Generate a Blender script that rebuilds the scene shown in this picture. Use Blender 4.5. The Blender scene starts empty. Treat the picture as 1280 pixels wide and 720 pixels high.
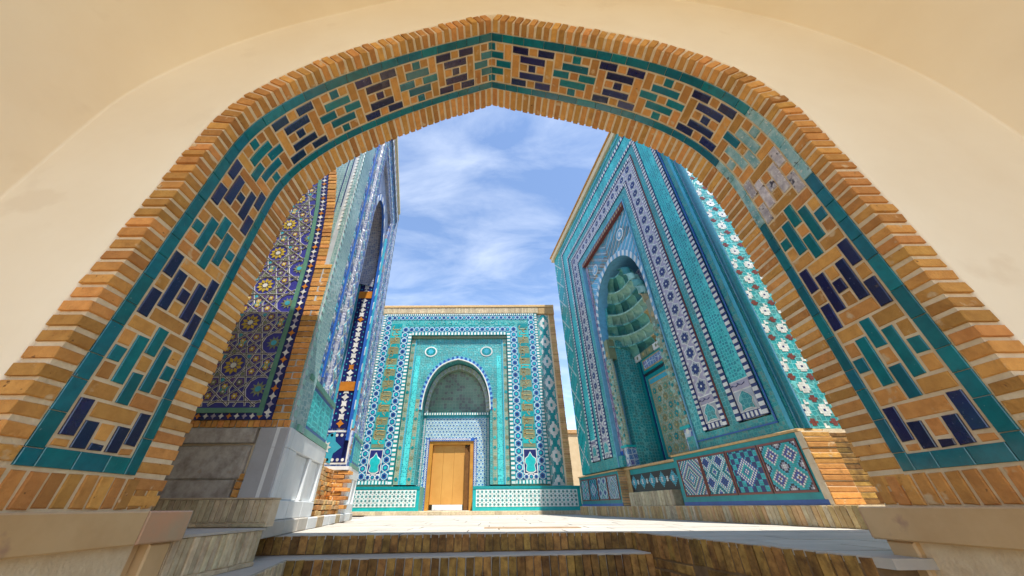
import bpy, math, random
from mathutils import Matrix, Vector
random.seed(7)
scene = bpy.context.scene
# ------------------------------------------------------------------ camera
TH = math.radians(33.0); ROLL = math.radians(0.31)
EYE = Vector((0, 0, .2))
f0 = Vector((0, math.cos(TH), math.sin(TH))); u0 = Vector((0, -math.sin(TH), math.cos(TH))); r0 = Vector((1, 0, 0))
RV = math.cos(ROLL)*r0 - math.sin(ROLL)*u0; UV = math.sin(ROLL)*r0 + math.cos(ROLL)*u0
cd = bpy.data.cameras.new('camera'); cam = bpy.data.objects.new('camera', cd); scene.collection.objects.link(cam)
cd.sensor_width = 36; cd.lens = 421/1280*36; cd.shift_x = 25/1280; cd.clip_start = .02; cd.clip_end = 3000
cam.matrix_world = Matrix(((RV.x, UV.x, -f0.x, EYE.x), (RV.y, UV.y, -f0.y, EYE.y), (RV.z, UV.z, -f0.z, EYE.z), (0, 0, 0, 1)))
scene.camera = cam
# ------------------------------------------------------------------ sky and sun
SUN = Vector((.18, -.40, 1.05)).normalized()          # towards the sun
SUN_EL = math.asin(SUN.z); SUN_AZ = math.atan2(SUN.x, SUN.y)
world = bpy.data.worlds.new('World'); scene.world = world; world.use_nodes = True
wn = world.node_tree; wn.nodes.clear()
def wnode(t, **kw):
    n = wn.nodes.new(t)
    for k, v in kw.items(): setattr(n, k, v)
    return n
out = wnode('ShaderNodeOutputWorld'); bg = wnode('ShaderNodeBackground'); bg.inputs[1].default_value = .15
sky = wnode('ShaderNodeTexSky', sky_type='NISHITA', sun_disc=False, sun_elevation=SUN_EL, sun_rotation=SUN_AZ, altitude=700, air_density=.9, dust_density=.25, ozone_density=.5)
tc = wnode('ShaderNodeTexCoord'); sep = wnode('ShaderNodeSeparateXYZ'); wn.links.new(tc.outputs['Generated'], sep.inputs[0])
add = wnode('ShaderNodeMath', operation='ADD'); add.inputs[1].default_value = .22; wn.links.new(sep.outputs[2], add.inputs[0])
mx = wnode('ShaderNodeMath', operation='MAXIMUM'); mx.inputs[1].default_value = .08; wn.links.new(add.outputs[0], mx.inputs[0])
dx = wnode('ShaderNodeMath', operation='DIVIDE'); dy = wnode('ShaderNodeMath', operation='DIVIDE')
wn.links.new(sep.outputs[0], dx.inputs[0]); wn.links.new(mx.outputs[0], dx.inputs[1]); wn.links.new(sep.outputs[1], dy.inputs[0]); wn.links.new(mx.outputs[0], dy.inputs[1])
cmb = wnode('ShaderNodeCombineXYZ'); wn.links.new(dx.outputs[0], cmb.inputs[0]); wn.links.new(dy.outputs[0], cmb.inputs[1])
mp = wnode('ShaderNodeMapping'); mp.inputs['Scale'].default_value = (1.1, 2.6, 1); mp.inputs['Rotation'].default_value = (0, 0, .18); mp.inputs['Location'].default_value = (3.4, 1.25, 0)
wn.links.new(cmb.outputs[0], mp.inputs[0])
nz = wnode('ShaderNodeTexNoise'); nz.inputs['Scale'].default_value = 1.9; nz.inputs['Detail'].default_value = 8; nz.inputs['Roughness'].default_value = .58; nz.inputs['Distortion'].default_value = .5
wn.links.new(mp.outputs[0], nz.inputs['Vector'])
rmp = wnode('ShaderNodeValToRGB'); rmp.color_ramp.elements[0].position = .44; rmp.color_ramp.elements[1].position = .90
rmp.color_ramp.elements[0].color = (.0, .0, .0, 1); rmp.color_ramp.elements[1].color = (.62, .62, .62, 1)
wn.links.new(nz.outputs['Fac'], rmp.inputs[0])
mxc = wnode('ShaderNodeMix', data_type='RGBA'); wn.links.new(rmp.outputs[0], mxc.inputs[0]); wn.links.new(sky.outputs[0], mxc.inputs[6]); mxc.inputs[7].default_value = (4.2, 4.4, 4.7, 1)
wn.links.new(mxc.outputs[2], bg.inputs[0]); wn.links.new(bg.outputs[0], out.inputs[0])
sl = bpy.data.lights.new('sun', 'SUN'); sl.energy = 3.5; sl.angle = math.radians(.53); sl.color = (1, .95, .86)
so = bpy.data.objects.new('sun', sl); scene.collection.objects.link(so); so.rotation_euler = (-SUN).to_track_quat('-Z', 'Y').to_euler()
scene.view_settings.view_transform = 'Standard'; scene.view_settings.look = 'None'; scene.view_settings.gamma = 1
scene.view_settings.exposure = 1.15
try:
    scene.cycles.max_bounces = 10; scene.cycles.diffuse_bounces = 7; scene.cycles.use_denoising = True
except Exception: pass

# ------------------------------------------------------------------ materials
M = {}
def mat(name, col, rough=.8, var=.12, hue=.0, rnd=.0, nscale=6., bump=.0, bscale=40., coat=0., col2=None, spec=.4, spots=None):
    """base colour with broad wear, per-piece shift (rnd) and fine relief"""
    m = bpy.data.materials.new(name); m.use_nodes = True; nt = m.node_tree; b = nt.nodes['Principled BSDF']
    b.inputs['Roughness'].default_value = rough; b.inputs['Specular IOR Level'].default_value = spec
    if coat: b.inputs['Coat Weight'].default_value = coat; b.inputs['Coat Roughness'].default_value = .09
    g = nt.nodes.new('ShaderNodeNewGeometry'); L = nt.links.new
    n = nt.nodes.new('ShaderNodeTexNoise'); n.inputs['Scale'].default_value = nscale; n.inputs['Detail'].default_value = 6; n.inputs['Roughness'].default_value = .62
    L(g.outputs['Position'], n.inputs['Vector'])
    mix = nt.nodes.new('ShaderNodeMix'); mix.data_type = 'RGBA'
    c2 = col2 or tuple(min(1, c*.72) for c in col)
    mix.inputs[6].default_value = (*col, 1); mix.inputs[7].default_value = (*c2, 1)
    r = nt.nodes.new('ShaderNodeMapRange'); r.inputs[1].default_value = .38; r.inputs[2].default_value = .68; L(n.outputs['Fac'], r.inputs[0]); L(r.outputs[0], mix.inputs[0])
    hs = nt.nodes.new('ShaderNodeHueSaturation')
    oi = nt.nodes.new('ShaderNodeObjectInfo'); ad = nt.nodes.new('ShaderNodeMath'); ad.operation = 'ADD'; fr = nt.nodes.new('ShaderNodeMath'); fr.operation = 'FRACT'
    L(oi.outputs['Random'], ad.inputs[0]); L(g.outputs['Random Per Island'], ad.inputs[1]); L(ad.outputs[0], fr.inputs[0])
    mv = nt.nodes.new('ShaderNodeMapRange'); mv.inputs[3].default_value = 1-rnd; mv.inputs[4].default_value = 1+rnd*.8; L(fr.outputs[0], mv.inputs[0]); L(mv.outputs[0], hs.inputs['Value'])
    if hue:
        ml = nt.nodes.new('ShaderNodeMath'); ml.operation = 'MULTIPLY'; ml.inputs[1].default_value = 7.31; f2 = nt.nodes.new('ShaderNodeMath'); f2.operation = 'FRACT'
        L(fr.outputs[0], ml.inputs[0]); L(ml.outputs[0], f2.inputs[0])
        mh = nt.nodes.new('ShaderNodeMapRange'); mh.inputs[3].default_value = .5-hue; mh.inputs[4].default_value = .5+hue; L(f2.outputs[0], mh.inputs[0]); L(mh.outputs[0], hs.inputs['Hue'])
    L(mix.outputs[2], hs.inputs['Color']); last = hs.outputs[0]
    for sc, th, sp in (spots if isinstance(spots, list) else [spots] if spots else []):
        n2 = nt.nodes.new('ShaderNodeTexNoise'); n2.inputs['Scale'].default_value = sc; n2.inputs['Detail'].default_value = 5; L(g.outputs['Position'], n2.inputs['Vector'])
        r2 = nt.nodes.new('ShaderNodeMapRange'); r2.inputs[1].default_value = th; r2.inputs[2].default_value = th+.06; L(n2.outputs['Fac'], r2.inputs[0])
        m2 = nt.nodes.new('ShaderNodeMix'); m2.data_type = 'RGBA'; m2.inputs[7].default_value = (*sp, 1); L(r2.outputs[0], m2.inputs[0]); L(last, m2.inputs[6]); last = m2.outputs[2]
    L(last, b.inputs['Base Color'])
    if bump:
        n3 = nt.nodes.new('ShaderNodeTexNoise'); n3.inputs['Scale'].default_value = bscale; n3.inputs['Detail'].default_value = 5; L(g.outputs['Position'], n3.inputs['Vector'])
        bp = nt.nodes.new('ShaderNodeBump'); bp.inputs['Strength'].default_value = bump; bp.inputs['Distance'].default_value = .01; L(n3.outputs['Fac'], bp.inputs['Height']); L(bp.outputs[0], b.inputs['Normal'])
    M[name] = m; return m
def ara(name, bgc, line, spot, scale=9., lw=.05, rough=.35, th=.52, z_stretch=1.):
    """glazed arabesque work too fine to pick apart: cells, outlines, spots"""
    m = bpy.data.materials.new(name); m.use_nodes = True; nt = m.node_tree; b = nt.nodes['Principled BSDF']; L = nt.links.new
    b.inputs['Roughness'].default_value = rough
    g = nt.nodes.new('ShaderNodeNewGeometry')
    mp = nt.nodes.new('ShaderNodeMapping'); mp.inputs['Scale'].default_value = (1, 1, z_stretch); L(g.outputs['Position'], mp.inputs[0])
    v = nt.nodes.new('ShaderNodeTexVoronoi'); v.feature = 'DISTANCE_TO_EDGE'; v.inputs['Scale'].default_value = scale; v.inputs['Randomness'].default_value = .4; L(mp.outputs[0], v.inputs['Vector'])
    v2 = nt.nodes.new('ShaderNodeTexVoronoi'); v2.inputs['Scale'].default_value = scale*1.0; v2.inputs['Randomness'].default_value = .4; L(mp.outputs[0], v2.inputs['Vector'])
    v3 = nt.nodes.new('ShaderNodeTexVoronoi'); v3.feature = 'DISTANCE_TO_EDGE'; v3.inputs['Scale'].default_value = scale*2.7; L(mp.outputs[0], v3.inputs['Vector'])
    c1 = nt.nodes.new('ShaderNodeMix'); c1.data_type = 'RGBA'; c1.inputs[6].default_value = (*bgc, 1); c1.inputs[7].default_value = (*spot, 1)
    sp = nt.nodes.new('ShaderNodeSeparateColor'); L(v2.outputs['Color'], sp.inputs[0])
    rr = nt.nodes.new('ShaderNodeMapRange'); rr.inputs[1].default_value = th; rr.inputs[2].default_value = th+.1; L(sp.outputs[0], rr.inputs[0]); L(rr.outputs[0], c1.inputs[0])
    r3 = nt.nodes.new('ShaderNodeMapRange'); r3.inputs[1].default_value = .03; r3.inputs[2].default_value = .09; r3.inputs[3].default_value = .55; r3.inputs[4].default_value = 0; L(v3.outputs['Distance'], r3.inputs[0])
    c3 = nt.nodes.new('ShaderNodeMix'); c3.data_type = 'RGBA'; c3.inputs[7].default_value = (*line, 1); L(r3.outputs[0], c3.inputs[0]); L(c1.outputs[2], c3.inputs[6])
    r = nt.nodes.new('ShaderNodeMapRange'); r.inputs[1].default_value = lw; r.inputs[2].default_value = lw*1.8; r.inputs[3].default_value = 1; r.inputs[4].default_value = 0; L(v.outputs['Distance'], r.inputs[0])
    c2 = nt.nodes.new('ShaderNodeMix'); c2.data_type = 'RGBA'; c2.inputs[7].default_value = (*line, 1); L(r.outputs[0], c2.inputs[0]); L(c3.outputs[2], c2.inputs[6])
    n = nt.nodes.new('ShaderNodeTexNoise'); n.inputs['Scale'].default_value = 1.7; n.inputs['Detail'].default_value = 5; L(g.outputs['Position'], n.inputs['Vector'])
    rv = nt.nodes.new('ShaderNodeMapRange'); rv.inputs[1].default_value = .35; rv.inputs[2].default_value = .7; rv.inputs[3].default_value = .78; rv.inputs[4].default_value = 1.15; L(n.outputs['Fac'], rv.inputs[0])
    hs = nt.nodes.new('ShaderNodeHueSaturation'); L(rv.outputs[0], hs.inputs['Value']); L(c2.outputs[2], hs.inputs['Color']); L(hs.outputs[0], b.inputs['Base Color'])
    bp = nt.nodes.new('ShaderNodeBump'); bp.inputs['Strength'].default_value = .35; bp.inputs['Distance'].default_value = .012; L(r.outputs[0], bp.inputs['Height']); L(bp.outputs[0], b.inputs['Normal'])
    M[name] = m; return m
WHITE = (.74, .74, .70)
mat('plaster', (.86, .76, .60), .9, col2=(.82, .71, .545), nscale=1.3, bump=.10, bscale=7, spec=.2, spots=(2.3, .66, (.80, .69, .53)))
mat('mortar', (.74, .61, .43), .95, col2=(.64, .50, .33), nscale=14, bump=.5, bscale=60, spec=.1)
mat('brick', (.60, .295, .085), .85, col2=(.47, .215, .06), hue=.009, rnd=.30, nscale=18, bump=.5, bscale=70, spec=.25, spots=[(34, .69, (.16, .07, .025)), (11, .64, (.60, .42, .24)), (5, .66, (.40, .19, .06))])
mat('brick_pale', (.58, .40, .20), .9, col2=(.46, .29, .13), hue=.012, rnd=.25, nscale=16, bump=.5, bscale=60, spec=.2)
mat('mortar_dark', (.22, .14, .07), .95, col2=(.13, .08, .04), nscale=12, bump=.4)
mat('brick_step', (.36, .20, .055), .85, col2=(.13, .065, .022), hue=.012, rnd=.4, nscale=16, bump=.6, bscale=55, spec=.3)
mat('brick_buff', (.60, .50, .33), .9, col2=(.42, .33, .21), hue=.01, rnd=.2, nscale=16, bump=.5, bscale=60, spec=.2)
mat('glaze_teal', (.0, .155, .19), .22, col2=(.0, .11, .135), hue=.018, rnd=.22, nscale=22, bump=.12, bscale=45, coat=1.0, spots=[(60, .70, (.22, .32, .31)), (16, .68, (.02, .07, .07))])
mat('glaze_teal_glare_worn', (.36, .52, .52), .3, col2=(.08, .30, .32), rnd=.2, nscale=20, bump=.15, bscale=45, coat=.6, spots=[(40, .60, (.55, .60, .56)), (26, .64, (.10, .12, .10))])  # pale tone is reflected glare painted into the glaze; dark spots are lost glaze
mat('glaze_navy_glare_worn', (.66, .60, .60), .3, col2=(.36, .31, .34), rnd=.25, nscale=24, bump=.15, bscale=45, coat=.6, spots=[(40, .58, (.66, .62, .60)), (22, .60, (.05, .035, .04))])  # navy glaze whitened by painted-in glare, with dark patches of glaze loss
mat('glaze_navy', (.008, .008, .075), .2, col2=(.012, .008, .045), hue=.012, rnd=.35, nscale=26, bump=.12, bscale=45, coat=1.0, spots=[(70, .68, (.16, .16, .22)), (18, .68, (.05, .03, .025))])
mat('marble_white', (.72, .74, .74), .45, col2=(.58, .61, .63), nscale=3, rnd=.06, bump=.06)
mat('marble_grey', (.48, .45, .41), .75, col2=(.27, .235, .20), nscale=11, rnd=.12, bump=.8, bscale=22, spots=(6, .62, (.36, .26, .17)))
mat('marble_plain', (.42, .43, .45), .6, col2=(.36, .36, .38), nscale=4, rnd=.05, bump=.1)
mat('marble_beige', (.60, .41, .215), .35, col2=(.52, .335, .165), nscale=4.5, rnd=.05, bump=.05, spots=(5.5, .66, (.42, .26, .16)))
mat('marble_rose', (.56, .31, .18), .35, col2=(.45, .33, .21), nscale=5, rnd=.05, bump=.05)
mat('paving', (.50, .465, .41), .7, col2=(.42, .385, .335), nscale=3, rnd=.07, bump=.15)
mat('drain_slot_brown', (.36, .24, .14), .9, col2=(.28, .18, .1))
mat('earth', (.42, .35, .26), .95, col2=(.34, .28, .2), nscale=.6)
mat('cream', (.66, .54, .36), .9, col2=(.58, .46, .29), nscale=4, rnd=.1, bump=.2)
for nm, c in dict(white=WHITE, teal=(.0, .26, .28), turq=(.01, .42, .43), cyan=(.06, .42, .56), sky=(.16, .42, .60), blue=(.02, .10, .40), navy=(.014, .024, .15), violet=(.13, .07, .27), indigo=(.05, .055, .34), petrol=(.012, .13, .33), green=(.12, .30, .22),
                  olive=(.22, .26, .15), yellow=(.55, .40, .05), gold=(.48, .34, .13), red=(.20, .045, .03), orange=(.60, .22, .03), dark=(.015, .02, .03), grey=(.40, .43, .46), lilac=(.42, .38, .48), mint=(.30, .52, .46)).items():
    mat('t_'+nm, c, .3, col2=tuple(x*.78 for x in c), rnd=.16, nscale=9, bump=.06, spec=.45)
ara('a_teal', (.0, .27, .30), (.14, .50, .50), (.05, .22, .22), 15)
ara('a_teal_dense', (.0, .23, .25), (.06, .38, .36), (.12, .27, .24), 22, .07)
ara('a_relief', (.0, .36, .38), (.08, .60, .60), (.0, .20, .26), 19, .09, th=.45)
ara('a_blue', (.03, .16, .42), (.50, .58, .64), (.10, .10, .34), 9, .05)
ara('a_bluepale', (.09, .17, .34), (.30, .38, .46), (.06, .09, .28), 17, .06)
ara('a_white', (.56, .60, .62), (.70, .72, .70), (.28, .36, .48), 20, .08, th=.5)
ara('a_green', (.14, .30, .22), (.40, .44, .34), (.26, .27, .17), 16, .045)
ara('a_tymp', (.16, .28, .21), (.30, .36, .27), (.14, .15, .15), 9, .03, th=.62)
ara('a_flor', (.02, .06, .30), (.30, .40, .60), (.36, .16, .06), 10, .05, th=.72)
ara('a_pale', (.20, .36, .35), (.34, .46, .45), (.14, .28, .30), 22, .05, th=.6)
ara('a_lilac', (.24, .24, .34), (.38, .40, .46), (.12, .16, .32), 20, .06)
mat('wood', (.52, .24, .035), .5, col2=(.40, .17, .02), nscale=3, bump=.1, bscale=30)
mat('wood_panel', (.58, .30, .075), .45, col2=(.50, .235, .05), nscale=1.2)
mat('wood_dark', (.20, .085, .02), .6, col2=(.13, .05, .012), nscale=5)
mat('m_green', (.20, .50, .42), .5, col2=(.10, .36, .33), rnd=.25, nscale=9, bump=.2)
mat('m_mint', (.36, .60, .50), .5, col2=(.22, .46, .40), rnd=.2, nscale=9, bump=.2)
mat('m_deep', (.05, .26, .25), .5, col2=(.03, .17, .19), rnd=.2, nscale=9, bump=.2)
mat('m_gold', (.52, .40, .18), .6, col2=(.40, .32, .16), rnd=.2, nscale=9, bump=.2)
# stone slabs get a directional grain on the paving
# ------------------------------------------------------------------ mesh helpers
col = scene.collection
def link(name, me, parent=None):
    o = bpy.data.objects.new(name, me); col.objects.link(o)
    if parent is not None:
        o.parent = parent; o.matrix_parent_inverse = parent.matrix_world.inverted() if parent.type == 'EMPTY' else Matrix()
    return o
def thing(name, label, cat, loc, group=None):
    o = bpy.data.objects.new(name, None); col.objects.link(o); o.location = loc; o.matrix_world = Matrix.Translation(loc); o.empty_display_size = .2
    o['label'] = label; o['category'] = cat
    if group: o['group'] = group
    return o
class MB:
    def __init__(s, mp=None): s.v = []; s.f = []; s.m = []; s.names = []; s.mp = mp or (lambda a, b, c: (a, b, c))
    def mi(s, n):
        if n not in s.names: s.names.append(n)
        return s.names.index(n)
    def add(s, pts, faces, mt):
        k = len(s.v); s.v += [s.mp(*p) for p in pts]; i = s.mi(mt)
        for f in faces: s.f.append([k+q for q in f]); s.m.append(i)
    def prism(s, poly, w0, w1, mt, inset=0.):
        n = len(poly); cx = sum(p[0] for p in poly)/n; cy = sum(p[1] for p in poly)/n
        a = [(p[0], p[1], w0) for p in poly]; k = 1-inset
        b = [(cx+(p[0]-cx)*k, cy+(p[1]-cy)*k, w1) for p in poly]
        s.add(a+b, [list(range(n, 2*n))]+[[i, (i+1) % n, n+(i+1) % n, n+i] for i in range(n)], mt)
    def box(s, a0, a1, b0, b1, w0, w1, mt):
        s.add([(a0, b0, w0), (a1, b0, w0), (a1, b1, w0), (a0, b1, w0), (a0, b0, w1), (a1, b0, w1), (a1, b1, w1), (a0, b1, w1)],
              [[4, 5, 6, 7], [0, 1, 5, 4], [1, 2, 6, 5], [2, 3, 7, 6], [3, 0, 4, 7], [3, 2, 1, 0]], mt)
    def cham(s, a0, a1, b0, b1, h0, h1, c, mt, seg=1, jit=0.):
        """box whose outer face (h1) is chamfered; split along a to follow curves"""
        J = lambda: random.uniform(-jit, jit)
        ja = [J() for _ in range(4)]; jb = [J() for _ in range(4)]
        rows = []
        for i in range(seg+1):
            t = i/seg; A = a0+(a1-a0)*t; Ai = a0+c+(a1-a0-2*c)*t
            x0 = ja[0]*(1-t)+ja[1]*t; x1 = ja[3]*(1-t)+ja[2]*t; y0 = jb[0]*(1-t)+jb[1]*t; y1 = jb[3]*(1-t)+jb[2]*t
            rows.append([(A+x0, b0+y0, h0), (A+x0, b0+y0, h1-c), (Ai+x0, b0+c+y0, h1), (Ai+x1, b1-c+y1, h1), (A+x1, b1+y1, h1-c), (A+x1, b1+y1, h0)])
        pts = [p for r in rows for p in r]; F = []
        for i in range(seg):
            for j in range(5): F.append([i*6+j, i*6+j+1, (i+1)*6+j+1, (i+1)*6+j])
            F.append([i*6+5, i*6, (i+1)*6, (i+1)*6+5])
        F.append([0, 5, 4, 1]); F.append([1, 4, 3, 2]); e = seg*6; F.append([e+1, e+4, e+5, e]); F.append([e+2, e+3, e+4, e+1])
        s.add(pts, F, mt)
    def build(s, name, parent=None, smooth=False):
        me = bpy.data.meshes.new(name); me.from_pydata(s.v, [], s.f)
        for n in s.names: me.materials.append(M[n])
        me.polygons.foreach_set('material_index', s.m)
        if smooth: me.polygons.foreach_set('use_smooth', [True]*len(s.f))
        me.validate()
        # consistent outward normals
        import bmesh
        bm = bmesh.new(); bm.from_mesh(me); bmesh.ops.recalc_face_normals(bm, faces=bm.faces[:]) ; bm.to_mesh(me); bm.free()
        me.update(); return link(name, me, parent)
def one(name, parent, mp, *a, **k):
    mb = MB(mp); mb.cham(*a, **k); return mb.build(name, parent)
def structure(o): o['kind'] = 'structure'; return o
def stuff(o): o['kind'] = 'stuff'; return o
def lerp(a, b, t): return a+(b-a)*t
def interp(pts, x):
    """piecewise linear y(x), pts sorted by x"""
    if x <= pts[0][0]: return pts[0][1]
    for (x0, y0), (x1, y1) in zip(pts, pts[1:]):
        if x <= x1: return lerp(y0, y1, (x-x0)/(x1-x0))
    return pts[-1][1]
def resample(pts, n):
    L = [0]
    for a, b in zip(pts, pts[1:]): L.append(L[-1]+math.dist(a, b))
    r = []; j = 0
    for i in range(n+1):
        d = L[-1]*i/n
        while j < len(pts)-2 and L[j+1] < d: j += 1
        t = (d-L[j])/max(1e-9, L[j+1]-L[j]); r.append(tuple(lerp(a, b, t) for a, b in zip(pts[j], pts[j+1])))
    return r
def smooth(pts, it=2):
    for _ in range(it):
        q = [pts[0]]
        for a, b in zip(pts, pts[1:]): q += [tuple(lerp(x, y, .25) for x, y in zip(a, b)), tuple(lerp(x, y, .75) for x, y in zip(a, b))]
        pts = q+[pts[-1]]
    return pts

# ================================================================== SETTING: ground, pavement, steps
GZ = -1.32
mb = MB(); mb.add([(-900, -900, GZ-.02), (900, -900, GZ-.02), (900, 900, GZ-.02), (-900, 900, GZ-.02)], [[0, 1, 2, 3]], 'earth'); structure(mb.build('ground'))
mb = MB(); mb.add([(-14, -16, GZ), (14, -16, GZ), (14, 3.2, GZ), (-14, 3.2, GZ)], [[0, 1, 2, 3]], 'brick_buff'); structure(mb.build('lower_pavement'))
FE0 = (-2.02, 3.55); FE1 = (1.30, 3.93)                       # front edge of the upper court
SW1 = (1.74, 1.98)                                             # right flank of the steps runs FE1 -> SW1
def fy(x): return FE0[1]+(x-FE0[0])*(FE1[1]-FE0[1])/(FE1[0]-FE0[0])
mb = MB(); zb = -1.4
def slabpoly(P, z0, z1, mt): mb.prism(P, z0, z1, mt)
slabpoly([(-7, fy(-1.99)), FE0, FE1, (7, fy(FE1[0])), (9, 30), (-9, 30)], zb, -.03, 'mortar_dark')
slabpoly([FE1, (FE1[0]-.002, FE1[1]-.004), SW1, (7, SW1[1]), (7, fy(FE1[0]))], zb, -.031, 'mortar_dark')
pav = structure(mb.build('pavement'))
def clip(poly, n, d):                                          # keep n.p >= d
    r = []
    for i in range(len(poly)):
        a, b = poly[i], poly[(i+1) % len(poly)]; da = n[0]*a[0]+n[1]*a[1]-d; db = n[0]*b[0]+n[1]*b[1]-d
        if da >= 0: r.append(a)
        if da*db < 0: t = da/(da-db); r.append((lerp(a[0], b[0], t), lerp(a[1], b[1], t)))
    return r
ed = Vector((FE1[0]-FE0[0], FE1[1]-FE0[1])).normalized(); en = (-ed.y, ed.x); edd = en[0]*FE0[0]+en[1]*FE0[1]
sd = Vector((SW1[0]-FE1[0], SW1[1]-FE1[1])).normalized(); sn = (-sd.y, sd.x); sdd = sn[0]*FE1[0]+sn[1]*FE1[1]
y = 1.9; row = 0; ns = 0
while y < 12.2:
    h = .34 if y < 6 else .62
    x = -3.6+(row % 3)*.31
    while x < 5.4:
        w = random.choice([.7, .95, 1.2]); g = .004
        R = [(x+g, y+g), (x+w-g, y+g), (x+w-g, y+h-g), (x+g, y+h-g)]
        A = clip(R, en, edd)
        B = clip(clip(R, (-en[0], -en[1]), -edd+.004), sn, sdd) if y < 4.6 else []
        for P in (A, B):
            if len(P) >= 3:
                cx = sum(p[0] for p in P)/len(P); cyy = sum(p[1] for p in P)/len(P)
                if cx < -2.1-.2*(cyy-3.2) or cx > 3.9-.15*(cyy-4): continue
                m2 = MB(); m2.prism(P, -.04, random.uniform(-.0015, .0015), 'paving', .006); m2.build('slab', pav); ns += 1
        x += w
    y += h; row += 1
# dark recessed drain slot, painted as a flush brown strip
mb = MB(); mb.box(-.10, .96, 4.50, 4.70, -.01, .006, 'drain_slot_brown'); mb.build('drain_slot', pav)
# ---- steps
mb = MB()
def edge_map(P0, P1):
    d = Vector((P1[0]-P0[0], P1[1]-P0[1])); L = d.length; d.normalize(); n = Vector((d.y, -d.x))
    return L, (lambda a, b, h: (P0[0]+d.x*a+n.x*h, P0[1]+d.y*a+n.y*h, b))
S2a = (-1.60, 3.32); S2b = (1.36, 3.655)
TW = .27; slope = (FE1[1]-FE0[1])/(FE1[0]-FE0[0])
zt = -.135
for k in range(1, 8):                                          # treads below the court, a solid flight
    za = -.135-(k-1)*.165; ya = lambda x, k=k: fy(x)-TW*k
    if k == 1: mb.prism([(-2.3, 2.2), (-1.36, 2.2), (-1.60, ya(-1.6)), (1.42, ya(1.42)), (1.42, fy(1.42)+.05), (-2.3, fy(-2.3)+.05)], zb, za, 'paving')
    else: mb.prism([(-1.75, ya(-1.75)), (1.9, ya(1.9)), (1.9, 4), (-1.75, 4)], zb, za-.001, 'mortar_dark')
steps = structure(mb.build('steps'))
def brick_run(P0, P1, z0, z1, pitch, gap, mt, parent, name='brick', proud=.0, depth=.06, jit=.003):
    L, mp = edge_map(P0, P1); n = int(L/pitch); p = L/n
    for i in range(n):
        one(name, parent, mp, i*p+gap/2, (i+1)*p-gap/2, z0+random.uniform(0, .006), z1-random.uniform(0, .004), -depth, proud+random.uniform(.004, .014), .004, mt, jit=jit)
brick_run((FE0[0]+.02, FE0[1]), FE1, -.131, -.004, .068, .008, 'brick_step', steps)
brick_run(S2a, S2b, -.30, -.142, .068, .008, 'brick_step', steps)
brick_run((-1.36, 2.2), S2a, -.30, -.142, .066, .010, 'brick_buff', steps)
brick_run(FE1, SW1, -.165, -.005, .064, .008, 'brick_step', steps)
L, mp = edge_map(FE1, SW1)
for r in range(4):
    z1 = -.172-r*.068; a = (r % 2)*.11
    while a < L-.05:
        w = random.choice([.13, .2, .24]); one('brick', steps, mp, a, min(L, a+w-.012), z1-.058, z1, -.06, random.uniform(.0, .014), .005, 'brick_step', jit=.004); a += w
# ---- brick ledges at the foot of the left portal
def ledge(label, foot, P0, P1, z0, z1, depth, pitch, mt, capmt):
    t = thing('brick_ledge', label, 'brick ledge', foot, 'low brick ledges left of the steps')
    L, mp = edge_map(P0, P1)
    m = MB(mp); m.box(-.0, L, z0, z1-.012, -depth, -.004, 'mortar'); m.build('core', t)
    n = int(L/pitch)
    for i in range(n):
        one('brick', t, mp, i*L/n+.004, (i+1)*L/n-.004, z0+.028, z1-.014, -.08, random.uniform(.004, .012), .004, mt, jit=.002)
    a = 0
    while a < L-.02:
        w = min(L-a, .26); one('course_brick', t, mp, a+.004, a+w-.004, z0, z0+.022, -.05, random.uniform(.004, .01), .003, mt); a += w
    m = MB(mp); m.box(-.006, L+.006, z1-.011, z1, -depth, .012, capmt); m.build('coping', t)
    return t
ledge('lower pale brick ledge beside the steps, below the grey stone panel', (-1.7, 2.55, -.135), (-1.68, 2.2), (-1.66, 2.98), -.134, .078, .55, .045, 'brick_buff', 'paving')
ledge('short upper ledge of upright buff bricks against the grey stone panel', (-2.1, 3.1, .08), (-2.75, 3.06), (-1.72, 3.10), .08, .268, .12, .042, 'brick_buff', 'brick_buff')

# ================================================================== GATEWAY the camera looks through
PL = [(.01, 3.88), (-.24, 3.745), (-.5, 3.60), (-.85, 3.37), (-1.12, 3.15), (-1.33, 2.95), (-1.50, 2.73), (-1.62, 2.5), (-1.675, 2.3), (-1.69, 2.1), (-1.695, 1.5), (-1.695, .9), (-1.695, .195)]
PR = [(.01, 3.88), (.38, 3.735), (.75, 3.59), (1.1, 3.43), (1.40, 3.24), (1.62, 3.04), (1.79, 2.80), (1.89, 2.53), (1.93, 2.3), (1.935, 2.1), (1.94, 1.5), (1.94, .9), (1.94, .195)]
def halfmap(P, sg):
    P = resample(smooth(P, 2), 260); S = [0]
    for a, b in zip(P, P[1:]): S.append(S[-1]+math.dist(a, b))
    T = S[-1]
    def pos(s):
        x = max(0, min(.99999, s/T))*260; i = int(x); t = x-i
        p = (lerp(P[i][0], P[i+1][0], t), lerp(P[i][1], P[i+1][1], t))
        if s > T: p = (P[-1][0], P[-1][1]-(s-T))
        i0 = max(0, i-4); i1 = min(260, i+5); d = (P[i1][0]-P[i0][0], P[i1][1]-P[i0][1]); l = math.hypot(*d); d = (d[0]/l, d[1]/l)
        n = (-d[1]*sg, d[0]*sg)
        return p, n
    def mp(s, y, h):
        if s < 0: s = 0
        p, n = pos(s); x = p[0]+n[0]*h; z = p[1]+n[1]*h
        if sg < 0 and x > .012: x = .012
        if sg > 0 and x < .008: x = .008
        return (x, y, z)
    return mp, T, pos
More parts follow.
